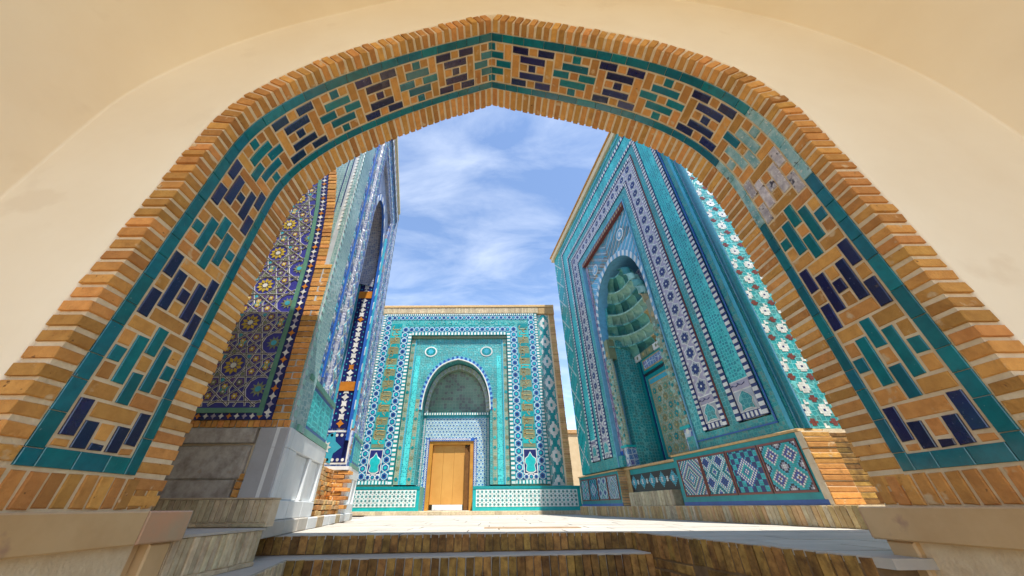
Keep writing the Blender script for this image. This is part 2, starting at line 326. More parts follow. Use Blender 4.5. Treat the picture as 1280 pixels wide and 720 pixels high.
# sg chosen so that h > 0 points into the opening
mL, TL, posL = halfmap(PL, -1); mR, TR, posR = halfmap(PR, 1)
if mL(TL*.95, 0, .1)[0] < mL(TL*.95, 0, 0)[0]: mL, TL, posL = halfmap(PL, 1)
if mR(TR*.95, 0, .1)[0] > mR(TR*.95, 0, 0)[0]: mR, TR, posR = halfmap(PR, -1)
def fixapex(mp, left):
    def f(s, y, h):
        x, yy, z = mp(s, y, h)
        if s < .4:
            if left and x > .008: x = .008
            if not left and x < .012: x = .012
        return (x, yy, z)
    return f
YF, Y1, Y2, Y3, Y4, YB = 1.224, 1.326, 1.392, 1.754, 1.815, 2.006
gate = thing('gateway', 'plastered gateway whose pointed arch, lined with brick and glazed tile, frames the view', 'gateway', (.1, 1.5, GZ))
def raw(P, sg):
    return halfmap(P, sg)
hm = {}
for side, P in (('L', PL), ('R', PR)):
    for sg in (1, -1):
        m_, T_, p_ = halfmap(P, sg)
        _, n = p_(T_*.9)
        if (n[0] > 0) == (side == 'L'):
            def mk(p_, left):
                def f(s, y, h):
                    p, n = p_(max(0, s)); x = p[0]+n[0]*h; z = p[1]+n[1]*h
                    if left: x = min(x, .0085) if s < .5 else x
                    else: x = max(x, .0115) if s < .5 else x
                    return (x, y, z)
                return f
            hm[side] = (mk(p_, side == 'L'), T_, p_)
# wall core (mortar bed of the reveal, far face of the gateway wall)
prof = []
for i in range(60, 0, -1): prof.append(('L', hm['L'][1]*i/60))
for i in range(0, 61): prof.append(('R', hm['R'][1]*i/60))
def gp(sd_, s, y, h): return hm[sd_][0](s, y, h)
pin = [gp(a, s, 0, -.004) for a, s in prof]; pin = [(-1.703, 0, -1.4)]+pin+[(1.948, 0, -1.4)]
outer = resample([(-6.5, -1.4), (-6.5, 6.2), (6.8, 6.2), (6.8, -1.4)], len(pin)-1)
# map outer points by angle so that the ring stays clean
outer = []
for x, _, z in pin:
    dxx, dzz = x-.1, z-1.0
    k = min([6.5/abs(dxx) if abs(dxx) > 1e-6 else 1e9, (4.1/dzz if dzz > 1e-6 else 1e9), (2.4/-dzz if dzz < -1e-6 else 1e9)]); outer.append((.1+dxx*k, 1.0+dzz*k))
mb = MB(); n = len(pin)
V = []
for (x, _, z), (ox, oz) in zip(pin, outer): V += [(x, YF+.012, z), (x, YB-.012, z), (ox, YB-.012, oz), (ox, YF+.012, oz)]
Fc = []
for i in range(n-1):
    a = i*4; b = a+4; Fc += [[a, a+1, b+1, b], [a+1, a+2, b+2, b+1], [a+2, a+3, b+3, b+2], [a+3, a, b, b+3]]
mb.add(V, Fc, 'mortar'); mb.build('wall_core', gate)
# plaster: wall round the arch, soft fold, vault over the viewer
crack = [gp(a, s, 0, -.118) for a, s in prof]; crack = [(-1.813, 0, -1.33)]+crack+[(2.058, 0, -1.33)]
VP = [(-2.57, -1.33), (-2.57, .6), (-2.57, 2.2), (-2.52, 2.7), (-2.2, 3.27), (-1.77, 3.72), (-1.37, 4.0), (-1.03, 4.24), (-.4, 4.58), (.3, 4.76), (1.1, 4.62), (1.82, 4.28), (2.3, 3.99), (2.69, 3.66), (3.0, 3.16), (3.17, 2.66), (3.2, 2.05), (3.2, .5), (3.2, -1.33)]
NP = 160
cr = resample([(p[0], p[2]) for p in crack], NP); vp = resample(smooth(VP, 2), NP)
mb = MB(); V = []; rows = []
def row(fn): rows.append([fn(i) for i in range(NP+1)])
cen = (.3, 1.6)
def shrink(p, d):
    v = (p[0]-cen[0], p[1]-cen[1]); l = math.hypot(*v); return (p[0]-v[0]/l*d, p[1]-v[1]/l*d)
row(lambda i: (cr[i][0], YF+.03, cr[i][1])); row(lambda i: (cr[i][0], YF+.004, cr[i][1])); 
def bl(i, t): return (lerp(cr[i][0], vp[i][0], t), lerp(cr[i][1], vp[i][1], t))
row(lambda i: (bl(i, .012)[0], YF-.004, bl(i, .012)[1]))
for t in (.12, .3, .5, .7): row(lambda i, t=t: (bl(i, t)[0], YF-.006, bl(i, t)[1]))
for t in range(0, 7):
    a = t/6*math.pi/2; r = .014
    row(lambda i, a=a, r=r: (shrink(vp[i], r*(1-math.sin(a)))[0], YF-.006-r*(1-math.cos(a)), shrink(vp[i], r*(1-math.sin(a)))[1]))
for yv in (.9, .5, .1, -.4, -.9, -1.4, -2.0): row(lambda i, yv=yv: (shrink(vp[i], -.02*(YF-yv))[0], yv, shrink(vp[i], -.02*(YF-yv))[1]))
V = [p for r in rows for p in r]; Fc = []
for r in range(len(rows)-1):
    for i in range(NP): a = r*(NP+1)+i; Fc.append([a, a+1, a+NP+2, a+NP+1])
mb.add(V, Fc, 'plaster'); mb.build('plaster_vault', gate, True)
PITCH = .0685; nb = 0
for sdn in 'LR':
    mp, T, pos = hm[sdn]
    k = int(T/PITCH); p = T/k
    for i in range(k):                                          # rim bricks, front ends flush with the plaster wall
        g = .011; a0 = i*p+g; a1 = (i+1)*p-g
        one('rim_brick', gate, mp, a0, a1, YF+random.uniform(-.006, .006), Y1-.005, -.118, random.uniform(0, .008), .004, 'brick', jit=.0028)
        one('edge_brick', gate, mp, a0-random.uniform(0, .002), a1, Y4+.007, YB+random.uniform(-.004, .004), -.10, random.uniform(-.001, .006), .004, 'brick', jit=.0028)
    sb = T-.205; sfr = sb+.07
    for (ya, yb) in ((Y1, Y2), (Y3, Y4)):                        # glazed border lines
        s = 0
        while s < sfr-.01:
            w = random.choice([.105, .13, .15, .19]); e = min(sfr, s+w)
            if sfr-e < .06: e = sfr
            one('border_tile', gate, mp, s+.0015, e-.0015, ya+.002, yb-.002, -.03, .004+random.uniform(-.0015, .0015), .002, 'glaze_teal_glare_worn' if sdn == 'R' and 2.3 < (s+e)/2 < 3.0 and random.random() < .85 else 'glaze_teal', seg=max(1, int((e-s)/.05))); s = e
    yy = Y2
    while yy < Y3-.01:
        w = .13; e = min(Y3, yy+w); one('border_tile', gate, mp, sb+.002, sfr-.002, yy+.0015, e-.0015, -.03, .004, .002, 'glaze_teal'); yy = e
    yy = Y1+.004
    while yy < YB-.02:                                          # soldier course above the marble
        e = min(YB-.006, yy+.066); one('soldier_brick', gate, mp, sfr+.012, T-.004, yy+.006, e-.006, -.09, random.uniform(.0, .007), .004, 'brick', jit=.003); yy = e
    LC = sb/11; u = LC/4.4; R5 = (Y3-Y2-.012)/5; yb0 = Y2+.006
    def rect(a0, a1, r0, r1, kind, cs):
        s0 = cs+a0*u; s1 = cs+a1*u
        if s1 < .02 or s0 > sb-.02: return
        s0 = max(s0, .0); s1 = min(s1, sb)
        g = .0075 if kind == 'brick' else .0068
        if s1-s0 < .03: return
        nm, mt = {'brick': ('mosaic_brick', 'brick'), 'teal': ('turquoise_tile', 'glaze_teal'), 'navy': ('navy_tile', 'glaze_navy')}[kind]
        if kind != 'brick' and sdn == 'R' and 2.35 < (s0+s1)/2 < 3.0+.1*random.random() and random.random() < .9: mt += '_glare_worn'
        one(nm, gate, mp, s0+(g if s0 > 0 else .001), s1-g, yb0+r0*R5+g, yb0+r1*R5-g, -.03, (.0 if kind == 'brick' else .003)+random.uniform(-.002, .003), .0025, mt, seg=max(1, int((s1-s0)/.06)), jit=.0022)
    for c in range(0, 12):
        cs = -LC/2+c*LC
        if c % 2 == 0:                                           # turquoise figure
            for r in (0, 4):
                rect(.85, 1.75, r, r+1, 'brick', cs); rect(1.75, 2.65, r, r+1, 'teal', cs); rect(2.65, 3.55, r, r+1, 'brick', cs)
            for r in (1, 3): rect(.85, 3.55, r, r+1, 'teal', cs)
            rect(0, 1.75, 2, 3, 'teal', cs); rect(1.75, 2.65, 2, 3, 'brick', cs); rect(2.65, 4.4, 2, 3, 'teal', cs)
            for r in (0, 3): rect(0, .85, r, r+2, 'brick', cs); rect(3.55, 4.4, r, r+2, 'brick', cs)
        else:                                                    # navy figure
            for r in (0, 4): rect(0, 1.75, r, r+1, 'navy', cs); rect(1.75, 2.65, r, r+1, 'brick', cs); rect(2.65, 4.4, r, r+1, 'navy', cs)
            for r in (1, 3): rect(.85, 3.55, r, r+1, 'navy', cs)
            rect(.85, 1.75, 2, 3, 'brick', cs); rect(1.75, 2.65, 2, 3, 'navy', cs); rect(2.65, 3.55, 2, 3, 'brick', cs)
            rect(0, .85, 1, 4, 'brick', cs); rect(3.55, 4.4, 1, 4, 'brick', cs)
# marble pedestals carrying the arch jambs
def pedestal(label, X, sg):
    t = thing('marble_pedestal', label, 'pedestal', (X, 1.7, GZ), 'marble pedestals under the arch')
    mp = lambda a, b, h: (X+sg*h, a, b)                          # h > 0 towards the passage
    Ye = 2.215 if sg > 0 else 2.09
    m = MB(mp); m.box(YF-.3, Ye-.05, GZ, .05, -.3, -.03, 'marble_beige'); m.build('core', t)
    if sg > 0:
        one('cap_slab', t, mp, YF-.3, 1.935, .058, .190, -.1, .055, .006, 'marble_beige'); one('cap_slab', t, mp, 1.938, Ye, .058, .190, -.1, .055, .006, 'marble_rose')
    else: one('cap_slab', t, mp, YF-.3, Ye, .058, .192, -.1, .055, .006, 'marble_beige')
    m = MB(mp); m.box(Ye-.004, Ye+.012, .062, .186, -.1, .045, 'marble_grey' if sg > 0 else 'marble_rose'); m.build('cap_end', t)
    one('stile', t, mp, Ye-.16, Ye-.03, GZ, .056, -.1, .028, .008, 'marble_beige')
    one('bottom_rail', t, mp, YF-.3, Ye-.17, GZ, GZ+.2, -.1, .028, .008, 'marble_beige')
    one('panel', t, mp, YF-.3, Ye-.163, GZ+.203, .056, -.1, -.022, .003, 'marble_beige')
    one('raised_field', t, mp, YF-.28, Ye-.25, GZ+.3, -.03, -.05, .000, .014, 'marble_beige')
    return t
pedestal('beige marble pedestal under the left jamb, its cap ending in a rosy slab', -1.70, 1)
pedestal('plain beige marble pedestal under the right jamb of the arch', 1.945, -1)

# ================================================================== pattern kit for tiled facades
def ngon(cx, cy, r, n, rot=0., sx=1., sy=1.): return [(cx+sx*r*math.cos(rot+2*math.pi*i/n), cy+sy*r*math.sin(rot+2*math.pi*i/n)) for i in range(n)]
def star(cx, cy, r, r2, n, rot=0.): return [(cx+(r if i % 2 == 0 else r2)*math.cos(rot+math.pi*i/n), cy+(r if i % 2 == 0 else r2)*math.sin(rot+math.pi*i/n)) for i in range(2*n)]
def sub(mb, m, poly, w0, w1, mt, inset=0.): mb.prism([m(*p) for p in poly], w0, w1, mt, inset)
def R4(a0, a1, b0, b1): return [(a0, b0), (a1, b0), (a1, b1), (a0, b1)]
def pat_none(mb, m, L, W, w): pass
def pat_rope(c1='t_white', c2='t_navy', k=.62):
    def f(mb, m, L, W, w):
        n = max(1, round(L/(W*k*1.6))); p = L/n
        for i in range(n): sub(mb, m, R4(i*p+p*.05, i*p+p*.60, W*.06, W*.94), w, w+.006, c1, .04)
    return f
def pat_hex(fill='t_petrol', dot='t_turq'):
    def f(mb, m, L, W, w):
        n = max(1, round(L/(W*.86))); p = L/n
        for i in range(n):
            r_ = min(W*.47, p*.52); c = ((i+.5)*p, W/2)
            sub(mb, m, ngon(*c, r_, 6, 0), w, w+.004, 't_white'); sub(mb, m, ngon(*c, r_*.84, 6, 0), w+.004, w+.007, fill, .03)
            sub(mb, m, ngon(*c, r_*.42, 6, 0), w+.007, w+.010, dot if i % 2 else 't_navy')
            for b in (.1, .9): sub(mb, m, ngon(max(p*.1, i*p), W*b, W*.13, 4, 0), w, w+.005, 't_navy')
    return f
def pat_med(ring='t_white', bgc='t_grey', core='t_navy'):
    def f(mb, m, L, W, w):
        n = max(1, round(L/(W*.82))); p = L/n
        for i in range(n):
            c = ((i+.5)*p, W/2)
            sub(mb, m, star(*c, p*.52, p*.40, 6, 0), w, w+.004, ring); sub(mb, m, star(*c, p*.45, p*.34, 6, 0), w+.004, w+.006, bgc)
            sub(mb, m, star(*c, p*.33, p*.24, 8, 0), w+.006, w+.010, core); sub(mb, m, ngon(*c, p*.07, 6), w+.010, w+.012, ring)
            for b in (.1, .9): sub(mb, m, ngon(i*p, W*b, W*.09, 4), w, w+.004, ring)
    return f
def pat_diam(c1='t_white', c2='t_turq', c3='t_teal'):
    def f(mb, m, L, W, w):
        n = max(1, round(L/(W*.9))); p = L/n
        for i in range(n):
            c = ((i+.5)*p, W/2)
            for r, cc, dw in ((.50, c1, .003), (.36, c2, .006), (.22, c1, .009), (.1, c2, .012)): sub(mb, m, ngon(*c, 1., 4, 0, p*r, W*r), w+dw-.003, w+dw, cc)
            for b in (.0, 1.): 
                s_ = 1 if b == 0 else -1
                sub(mb, m, [(i*p-p*.28*(i > 0), W*b), (i*p+p*.28, W*b), (i*p, W*(b+s_*.28))], w, w+.003, c3)
    return f
def pat_stars(nc, cols=('t_cyan', 't_blue', 't_grey')):
    def f(mb, m, L, W, w):
        p = W/nc; n = int(L/p)
        for i in range(n):
            for j in range(nc):
                c = ((i+.5)*p, (j+.5)*p); k = (i*3+j*5+(i//4)) % 3
                sub(mb, m, star(*c, p*.52, p*.28, 6 if k else 8, .26), w, w+.004, cols[(i+j) % len(cols)]); sub(mb, m, ngon(*c, p*.16, 6), w+.004, w+.006, ('t_white', 't_navy')[(i+j) % 2])
    return f
def stroke(mb, m, pts, wd, w0, w1, mt):
    for a, b in zip(pts, pts[1:]):
        d = math.dist(a, b)
        if d < 1e-6: continue
        n = (-(b[1]-a[1])/d*wd/2, (b[0]-a[0])/d*wd/2); e = ((b[0]-a[0])/d*wd*.3, (b[1]-a[1])/d*wd*.3)
        sub(mb, m, [(a[0]+n[0]-e[0], a[1]+n[1]-e[1]), (a[0]-n[0]-e[0], a[1]-n[1]-e[1]), (b[0]-n[0]+e[0], b[1]-n[1]+e[1]), (b[0]+n[0]+e[0], b[1]+n[1]+e[1])], w0, w1, mt)
def pat_script(ink='t_gold', lo=0., hi=1., fade=None):
    """cursive inscription: tall shafts, bowls and dots over spiral stems"""
    def f(mb, m, L, W, w):
        rr = random.Random(int(L*100)+5); a = .06; wd = W*.07
        while a < L-.2:
            k = rr.random(); ww = rr.uniform(.10, .17)
            mt = ink if not fade or a < fade else 't_white'
            if k < .5:
                stroke(mb, m, [(a, W*.12), (a+.01, W*.5), (a, W*.9)], wd, w, w+.008, mt)
                stroke(mb, m, [(a, W*.14), (a+ww*.6, W*.10), (a+ww, W*.22)], wd, w, w+.008, mt)
            elif k < .8:
                stroke(mb, m, [(a+ww*.5+ww*.45*math.cos(t), W*.34+W*.2*math.sin(t)) for t in [x*.55 for x in range(-7, 5)]], wd*.9, w, w+.008, mt)
            else:
                stroke(mb, m, [(a, W*.7), (a+ww*.5, W*.45), (a+ww, W*.62), (a+ww*1.2, W*.86)], wd, w, w+.008, mt)
            if rr.random() < .6: sub(mb, m, ngon(a+ww*.5, W*rr.uniform(.6, .9), W*.05, 4), w, w+.007, mt)
            a += ww*rr.uniform(.8, 1.15)
    return f
def pi_frame(name, parent, mp, uc, o0, o1, v0, vt0, vt1, w0, w1, base, pat=pat_none, legs='LTR', foot=None):
    """one band of a portal frame: two legs and a lintel carrying a tile pattern"""
    mb = MB(mp); W = o1-o0; WT = vt1-vt0
    if 'L' in legs:
        mb.box(uc-o1, uc-o0, v0, vt1, w0, w1, base); pat(mb, (lambda a, b: (uc-o0-b, v0+a)), vt1-v0, W, w1)
    if 'R' in legs:
        mb.box(uc+o0, uc+o1, v0, vt1, w0, w1, base); pat(mb, (lambda a, b: (uc+o0+b, v0+a)), vt1-v0, W, w1)
    if 'T' in legs:
        mb.box(uc-o0, uc+o0, vt0, vt1, w0, w1, base); pat(mb, (lambda a, b: (uc-o0+a, vt0+b)), 2*o0, WT, w1)
    if foot:
        mb.box(uc-o1, uc-o0, v0-foot, v0, w0, w1, base); mb.box(uc+o0, uc+o1, v0-foot, v0, w0, w1, base)
    return mb.build(name, parent)
def arch_y(du, hw, vs, va):
    """height of a pointed arch at distance du from its axis"""
    t = min(1, abs(du)/hw); return vs+(va-vs)*((1-t**3.0)**.47*.85+.15*(1-t))
def arch_pts(uc, hw, vs, va, n=24):
    r = []
    for i in range(n+1):
        a = math.pi/2*i/n; du = hw*math.cos(a)
        r.append((uc-du, arch_y(du, hw, vs, va)))
    return r+[(2*uc-u_, v_) for u_, v_ in reversed(r[:-1])]
def spandrel(name, parent, mp, uc, hw, vs, va, ou, v0, vt, w0, w1, mt, extra=None, low=False):
    """panel with an arched opening: sheet from the opening edge to its rectangle, with the cut edge's thickness"""
    mb = MB(mp); P = [(uc-hw, v0)]+arch_pts(uc, hw, vs, va)+[(uc+hw, v0)]
    Q = []
    for u_, v_ in P:
        if v_ <= vs+1e-6: Q.append((uc-ou if u_ < uc else uc+ou, v_))
        else:
            t = (u_-uc)/hw; k = max(0, (abs(t)-.55)/.45)
            Q.append((uc+ou*t, vt) if abs(t) < .93 else ((uc-ou if u_ < uc else uc+ou), lerp(vt, vs, (abs(t)-.93)/.07)))
    n = len(P)
    V = []
    for p, q in zip(P, Q): V += [(p[0], p[1], w0 if p[1] > vs+.02 or not low else w1-.04), (p[0], p[1], w1), (q[0], q[1], w1)]
    F = []
    for i in range(n-1): a = i*3; b = a+3; F += [[a, a+1, b+1, b], [a+1, a+2, b+2, b+1]]
    mb.add(V, F, mt)
    # fill the two upper corners left open by the fan
    li = max(i for i in range(n) if P[i][0] < uc and Q[i][1] < vt-1e-6 and Q[i][0] <= uc-ou+1e-6)
    mb.add([(Q[li][0], Q[li][1], w1), (Q[li+1][0], Q[li+1][1], w1), (uc-ou, vt, w1)], [[0, 1, 2]], mt)
    mb.add([(2*uc-Q[li][0], Q[li][1], w1), (2*uc-Q[li+1][0], Q[li+1][1], w1), (uc+ou, vt, w1)], [[0, 2, 1]], mt)
    if extra: extra(mb)
    return mb.build(name, parent)
def arch_band(name, parent, mp, uc, hw0, hw1, vs, va0, va1, v0, w0, w1, mt, pat=None):
    mb = MB(mp); A = [(uc-hw0, v0)]+arch_pts(uc, hw0, vs, va0)+[(uc+hw0, v0)]; B = [(uc-hw1, v0)]+arch_pts(uc, hw1, vs, va1)+[(uc+hw1, v0)]
    V = []; F = []
    for p, q in zip(A, B): V += [(*p, w0), (*p, w1), (*q, w1), (*q, w0)]
    for i in range(len(A)-1):
        a = i*4; b = a+4; F += [[a, a+1, b+1, b], [a+1, a+2, b+2, b+1], [a+2, a+3, b+3, b+2]]
    mb.add(V, F, mt)
    if pat:
        A2 = resample(A, 60); B2 = resample(B, 60)
        for i in range(0, 60, 1):
            if i % 2 == 0: mb.prism([A2[i], A2[i+1], B2[i+1], B2[i]], w1, w1+.006, pat, .1)
    return mb.build(name, parent)
def cells(mb, mp2, u0_, u1_, v0_, v1_, nu, nv, fn, w, h=.004, gap=.06):
    du = (u1_-u0_)/nu; dv = (v1_-v0_)/nv
    for i in range(nu):
        for j in range(nv):
            c = fn(i, j)
            if c:
                a = u0_+i*du; b = v0_+j*dv
                mb.add([(a+du*gap, b+dv*gap, w+h), (a+du*(1-gap), b+dv*gap, w+h), (a+du*(1-gap), b+dv*(1-gap), w+h), (a+du*gap, b+dv*(1-gap), w+h)], [[0, 1, 2, 3]], c)

# ================================================================== MAUSOLEUM at the end of the court
cen_ = thing('mausoleum', 'turquoise tiled mausoleum front with orange wooden door facing down the court', 'mausoleum', (-1.3, 12.2, 0))
YC = 12.0
mpC = lambda u, v, w: (u, YC-w, v)
uc = -1.28; vb = .78
# body: brick block with a hole for the niche
mb = MB(mpC)
mb.box(-4.40, uc-1.84, 0, 7.0, -4.0, -.10, 'cream'); mb.box(uc+1.84, 2.26, 0, 7.0, -4.0, -.10, 'cream'); mb.box(uc-1.84, uc+1.84, 5.78, 7.0, -4.0, -.10, 'cream'); mb.box(uc-1.84, uc+1.84, 0, 5.78, -4.0, -1.0, 'cream')
mb.build('wall', cen_)
# side wall bricks seen at the right corner
for i in range(88):
    z0 = .75+i*.0692; one('brick', cen_, mpC, 2.29, 2.49+random.uniform(-.006, .006), z0+.005, z0+.064, -.4, random.uniform(-.02, -.01), .004, 'brick_pale', jit=.003)
mb = MB(mpC); mb.box(2.24, 2.485, 0, 6.8, -3.9, -.03, 'mortar'); mb.build('corner_pier', cen_)
pi_frame('rope_border', cen_, mpC, uc, 2.95, 3.06, vb, 6.66, 6.74, -.1, .03, 't_teal', pat_rope('t_white'))
pi_frame('hexagon_band', cen_, mpC, uc, 2.70, 2.949, vb+.12, 6.47, 6.659, -.1, .022, 't_cyan', pat_hex())
pi_frame('inscription_band', cen_, mpC, uc, 2.25, 2.699, vb+1.02, 6.16, 6.469, -.1, .012, 'a_teal_dense', pat_none)
for s in (-1, 1):
    mb = MB(mpC); W = .36; x0 = uc+s*2.475-.18
    mb.box(x0-.02, x0+W+.02, vb+1.05, 5.75, .012, .016, 't_olive')
    pat_script('t_gold')(mb, (lambda a, b, x0=x0: (x0+b, vb+1.08+a)), 4.5, W, .016)
    for k in range(11): 
        z_ = vb+1.15+k*.42; mb.box(x0-.02, x0+W+.02, z_, z_+.17, .016, .019, 't_teal' if (k*7) % 3 else 't_turq')
    mb.build('inscription', cen_)
mb = MB(mpC)                                                    # inscription in the lintel
pat_script('t_turq')(mb, (lambda a, b: (uc-2.2+a, 6.19+b)), 4.4, .26, .012); mb.build('lintel_inscription', cen_)
# cartouches below the inscriptions
for s in (-1, 1):
    x0 = uc+s*2.475; mb = MB(mpC)
    mb.box(x0-.225, x0+.225, vb+.12, vb+1.0, -.1, .012, 't_white'); mb.box(x0-.195, x0+.195, vb+.30, vb+.97, .012, .016, 't_navy')
    P = [(x0+a*.195, vb+.60+b*.30) for a, b in ((-.75, -.75), (-.35, -.9), (.35, -.9), (.75, -.75), (.6, -.25), (.85, 0), (.8, .35), (.35, .55), (0, .95), (-.35, .55), (-.8, .35), (-.85, 0), (-.6, -.25))]
    mb.prism([(x0+(p[0]-x0)*1.12, vb+.6+(p[1]-vb-.6)*1.1) for p in P], .016, .020, 't_white'); mb.prism(P, .020, .026, 't_turq', .04)
    pat_hex()(mb, (lambda a, b, x0=x0: (x0-.225+a, vb+.12+b)), .45, .16, .012)
    mb.build('cartouche', cen_)
pi_frame('hexagon_band', cen_, mpC, uc, 1.98, 2.249, vb+.12, 5.93, 6.159, -.1, .022, 't_cyan', pat_hex())
pi_frame('rope_border', cen_, mpC, uc, 1.845, 1.979, vb, 5.80, 5.929, -.1, .03, 't_teal', pat_rope('t_white'))
mb = MB(mpC)
for s in (-1, 1): pat_rope('t_white')(mb, (lambda a, b, s=s: (uc+s*1.98+s*a, vb+.005+b)), .96, .11, .012); 
mb.box(uc-2.95, uc-1.98, vb, vb+.12, -.1, .012, 't_teal'); mb.box(uc+1.98, uc+2.95, vb, vb+.12, -.1, .012, 't_teal'); mb.build('foot_rope', cen_)
# recessed field with the niche arch
HW, VS, VA = 1.19, 3.05, 4.86
spandrel('spandrel', cen_, mpC, uc, HW, VS, VA, 1.845, vb, 5.80, -.9, -.10, 'a_teal')
mb = MB(mpC); mb.box(uc-1.83, uc+1.83, 5.70, 5.795, -.1, -.03, 't_olive'); mb.build('soffit_or_shade_band', cen_)  # olive strip under the frame: the recess's shadow line put in as colour
for s in (-1, 1):
    mb = MB(mpC)
    for o0, o1, mt in ((1.68, 1.83, 'a_green'), (1.64, 1.68, 't_cyan'), (1.28, 1.42, 'a_green')):
        mb.box(uc+s*o0 if s > 0 else uc-o1, uc+o1 if s > 0 else uc-o0, vb, 5.65 if o0 > 1.5 else 3.4, -.1, -.075, mt)
    for k in range(16):
        a = vb+.15+k*.3; sub(mb, (lambda p, q: (p, q)), ngon(uc+s*1.755, a, .06, 6), -.075, -.068, ('t_teal', 't_olive', 't_green')[k % 3])
        if k < 9: sub(mb, (lambda p, q: (p, q)), star(uc+s*1.35, a, .06, .04, 6), -.075, -.068, ('t_teal', 't_turq', 't_olive')[k % 3])
    mb.box(uc+s*1.52-.085, uc+s*1.52+.085, vb, 5.0 if True else 0, -.1, -.085, 'a_relief')
    mb.build('side_strip', cen_)
    mb = MB(mpC); c = (uc+s*1.06, 5.17)
    sub(mb, (lambda p, q: (p, q)), ngon(*c, .235, 20, 0, 1, .85), -.1, -.085, 't_white'); sub(mb, (lambda p, q: (p, q)), ngon(*c, .185, 20, 0, 1, .85), -.085, -.081, 't_teal'); sub(mb, (lambda p, q: (p, q)), star(*c, .13, .08, 8), -.081, -.077, 't_cyan')
    mb.build('medallion', cen_)
arch_band('arch_border', cen_, mpC, uc, HW+.02, HW+.12, VS, VA+.03, VA+.13, VS-.02, -.11, -.082, 't_blue', 't_sky')
arch_band('arch_edge', cen_, mpC, uc, HW-.015, HW+.02, VS, VA-.012, VA+.03, VS-.02, -.14, -.07, 't_white')
arch_band('inner_arch', cen_, mpC, uc, HW-.15, HW-.02, VS, VA-.22, VA-.03, VS-.02, -.75, -.55, 'a_green', 't_grey')
mb = MB(mpC)                                                    # niche back wall above the lintel
P = [(uc-HW, VS)]+arch_pts(uc, HW, VS, VA)+[(uc+HW, VS)]; mb.prism(P, -.80, -.78, 'a_tymp'); mb.build('tympanum', cen_)
mb = MB(mpC); mb.box(uc-HW+.02, uc+HW-.02, VS-.12, VS-.02, -.8, -.52, 't_teal'); pat_rope('t_white')(mb, (lambda a, b: (uc-HW+.03+a, VS-.11+b)), 2*HW-.06, .09, -.52); mb.build('lintel_rope', cen_)
# star tiled wall round the door
DU0, DU1, DV1 = uc-.86, uc+.60, 2.07
mb = MB(mpC); wz = -.58
for a0, a1, b0, b1 in ((uc-HW+.01, DU0-.03, .1, VS-.12), (DU1+.03, uc+HW-.01, .1, VS-.12), (DU0-.03, DU1+.03, DV1+.03, VS-.12)):
    mb.box(a0, a1, b0, b1, -.9, wz, 't_cyan')
rr = .115
for j in range(30):
    for i in range(24):
        x = uc-HW+.06+i*rr+(j % 2)*rr/2; z = .2+j*rr*.87
        if x > uc+HW-.06 or z > VS-.18 or (DU0-.08 < x < DU1+.08 and z < DV1+.1): continue
        mb.prism(star(x, z, .066, .044, 6, .26), wz, wz+.004, 't_white'); mb.prism(star(x, z, .046, .03, 6, .26), wz+.004, wz+.006, 't_sky'); mb.prism(ngon(x, z, .022, 6), wz+.006, wz+.009, 't_blue')
mb.box(DU0-.14, DU0-.03, .1, DV1+.12, wz, wz+.012, 't_blue'); mb.box(DU1+.03, DU1+.14, .1, DV1+.12, wz, wz+.012, 't_blue'); mb.box(DU0-.03, DU1+.03, DV1+.03, DV1+.12, wz, wz+.012, 't_blue')
for m_, L_ in (((lambda a, b: (DU0-.135+b, .12+a)), DV1), ((lambda a, b: (DU1+.035+b, .12+a)), DV1), ((lambda a, b: (DU0-.02+a, DV1+.035+b)), DU1-DU0)):
    n_ = int(L_/.07)
    for i in range(n_): sub(mb, m_, ngon((i+.5)*.07, .05, .036, 6), wz+.012, wz+.016, 't_white'); sub(mb, m_, ngon((i+.5)*.07, .05, .016, 6), wz+.016, wz+.018, 't_blue')
for s, cw in ((-1, .13), (1, .13)):
    mb.box(uc+s*(HW-.075)-.055, uc+s*(HW-.075)+.055, .1, VS-.14, wz, wz+.012, 't_teal')
    for i in range(38): mb.prism(ngon(uc+s*(HW-.075), .16+i*.072, .04, 6), wz+.012, wz+.016, 't_grey')
mb.build('star_tile_wall', cen_)
# door
dr = MB(mpC); wd = -.66
dr.box(DU0-.03, DU0+.09, .10, DV1+.03, -.8, -.60, 'wood'); dr.box(DU1-.09, DU1+.03, .10, DV1+.03, -.8, -.60, 'wood'); dr.box(DU0+.09, DU1-.09, DV1-.07, DV1+.03, -.8, -.60, 'wood')
door = dr.build('door', cen_)
for k in range(3):
    a0 = DU0+.10+k*.365; one('door_board', door, mpC, a0, a0+.362, .26, DV1-.08, -.75, -.70+random.uniform(0, .003), .004, 'wood_panel')
mb = MB(mpC); mb.add([(DU1-.13, .12, -.70), (DU1-.13, DV1-.08, -.70), (DU1-.26, DV1-.2, -.62), (DU1-.26, .12, -.62), (DU1-.09, .12, -.70), (DU1-.09, DV1-.08, -.70)], [[0, 1, 2, 3], [0, 1, 5, 4]], 'wood_dark')
mb.box(DU1-.115, DU1-.092, .12, DV1-.08, -.72, -.63, 'wood_dark'); mb.box(DU1-.2, DU1-.115, .2, DV1-.3, -.70, -.682, 'wood_dark'); mb.build('door_leaf', door)
one('threshold', door, mpC, DU0+.2, DU1-.3, .11, .255, -.74, -.69, .01, 'marble_white')
mb = MB(mpC); mb.box(DU0+.09, DU1-.09, .0, .11, -.9, -.5, 'marble_grey'); mb.build('door_sill', door)
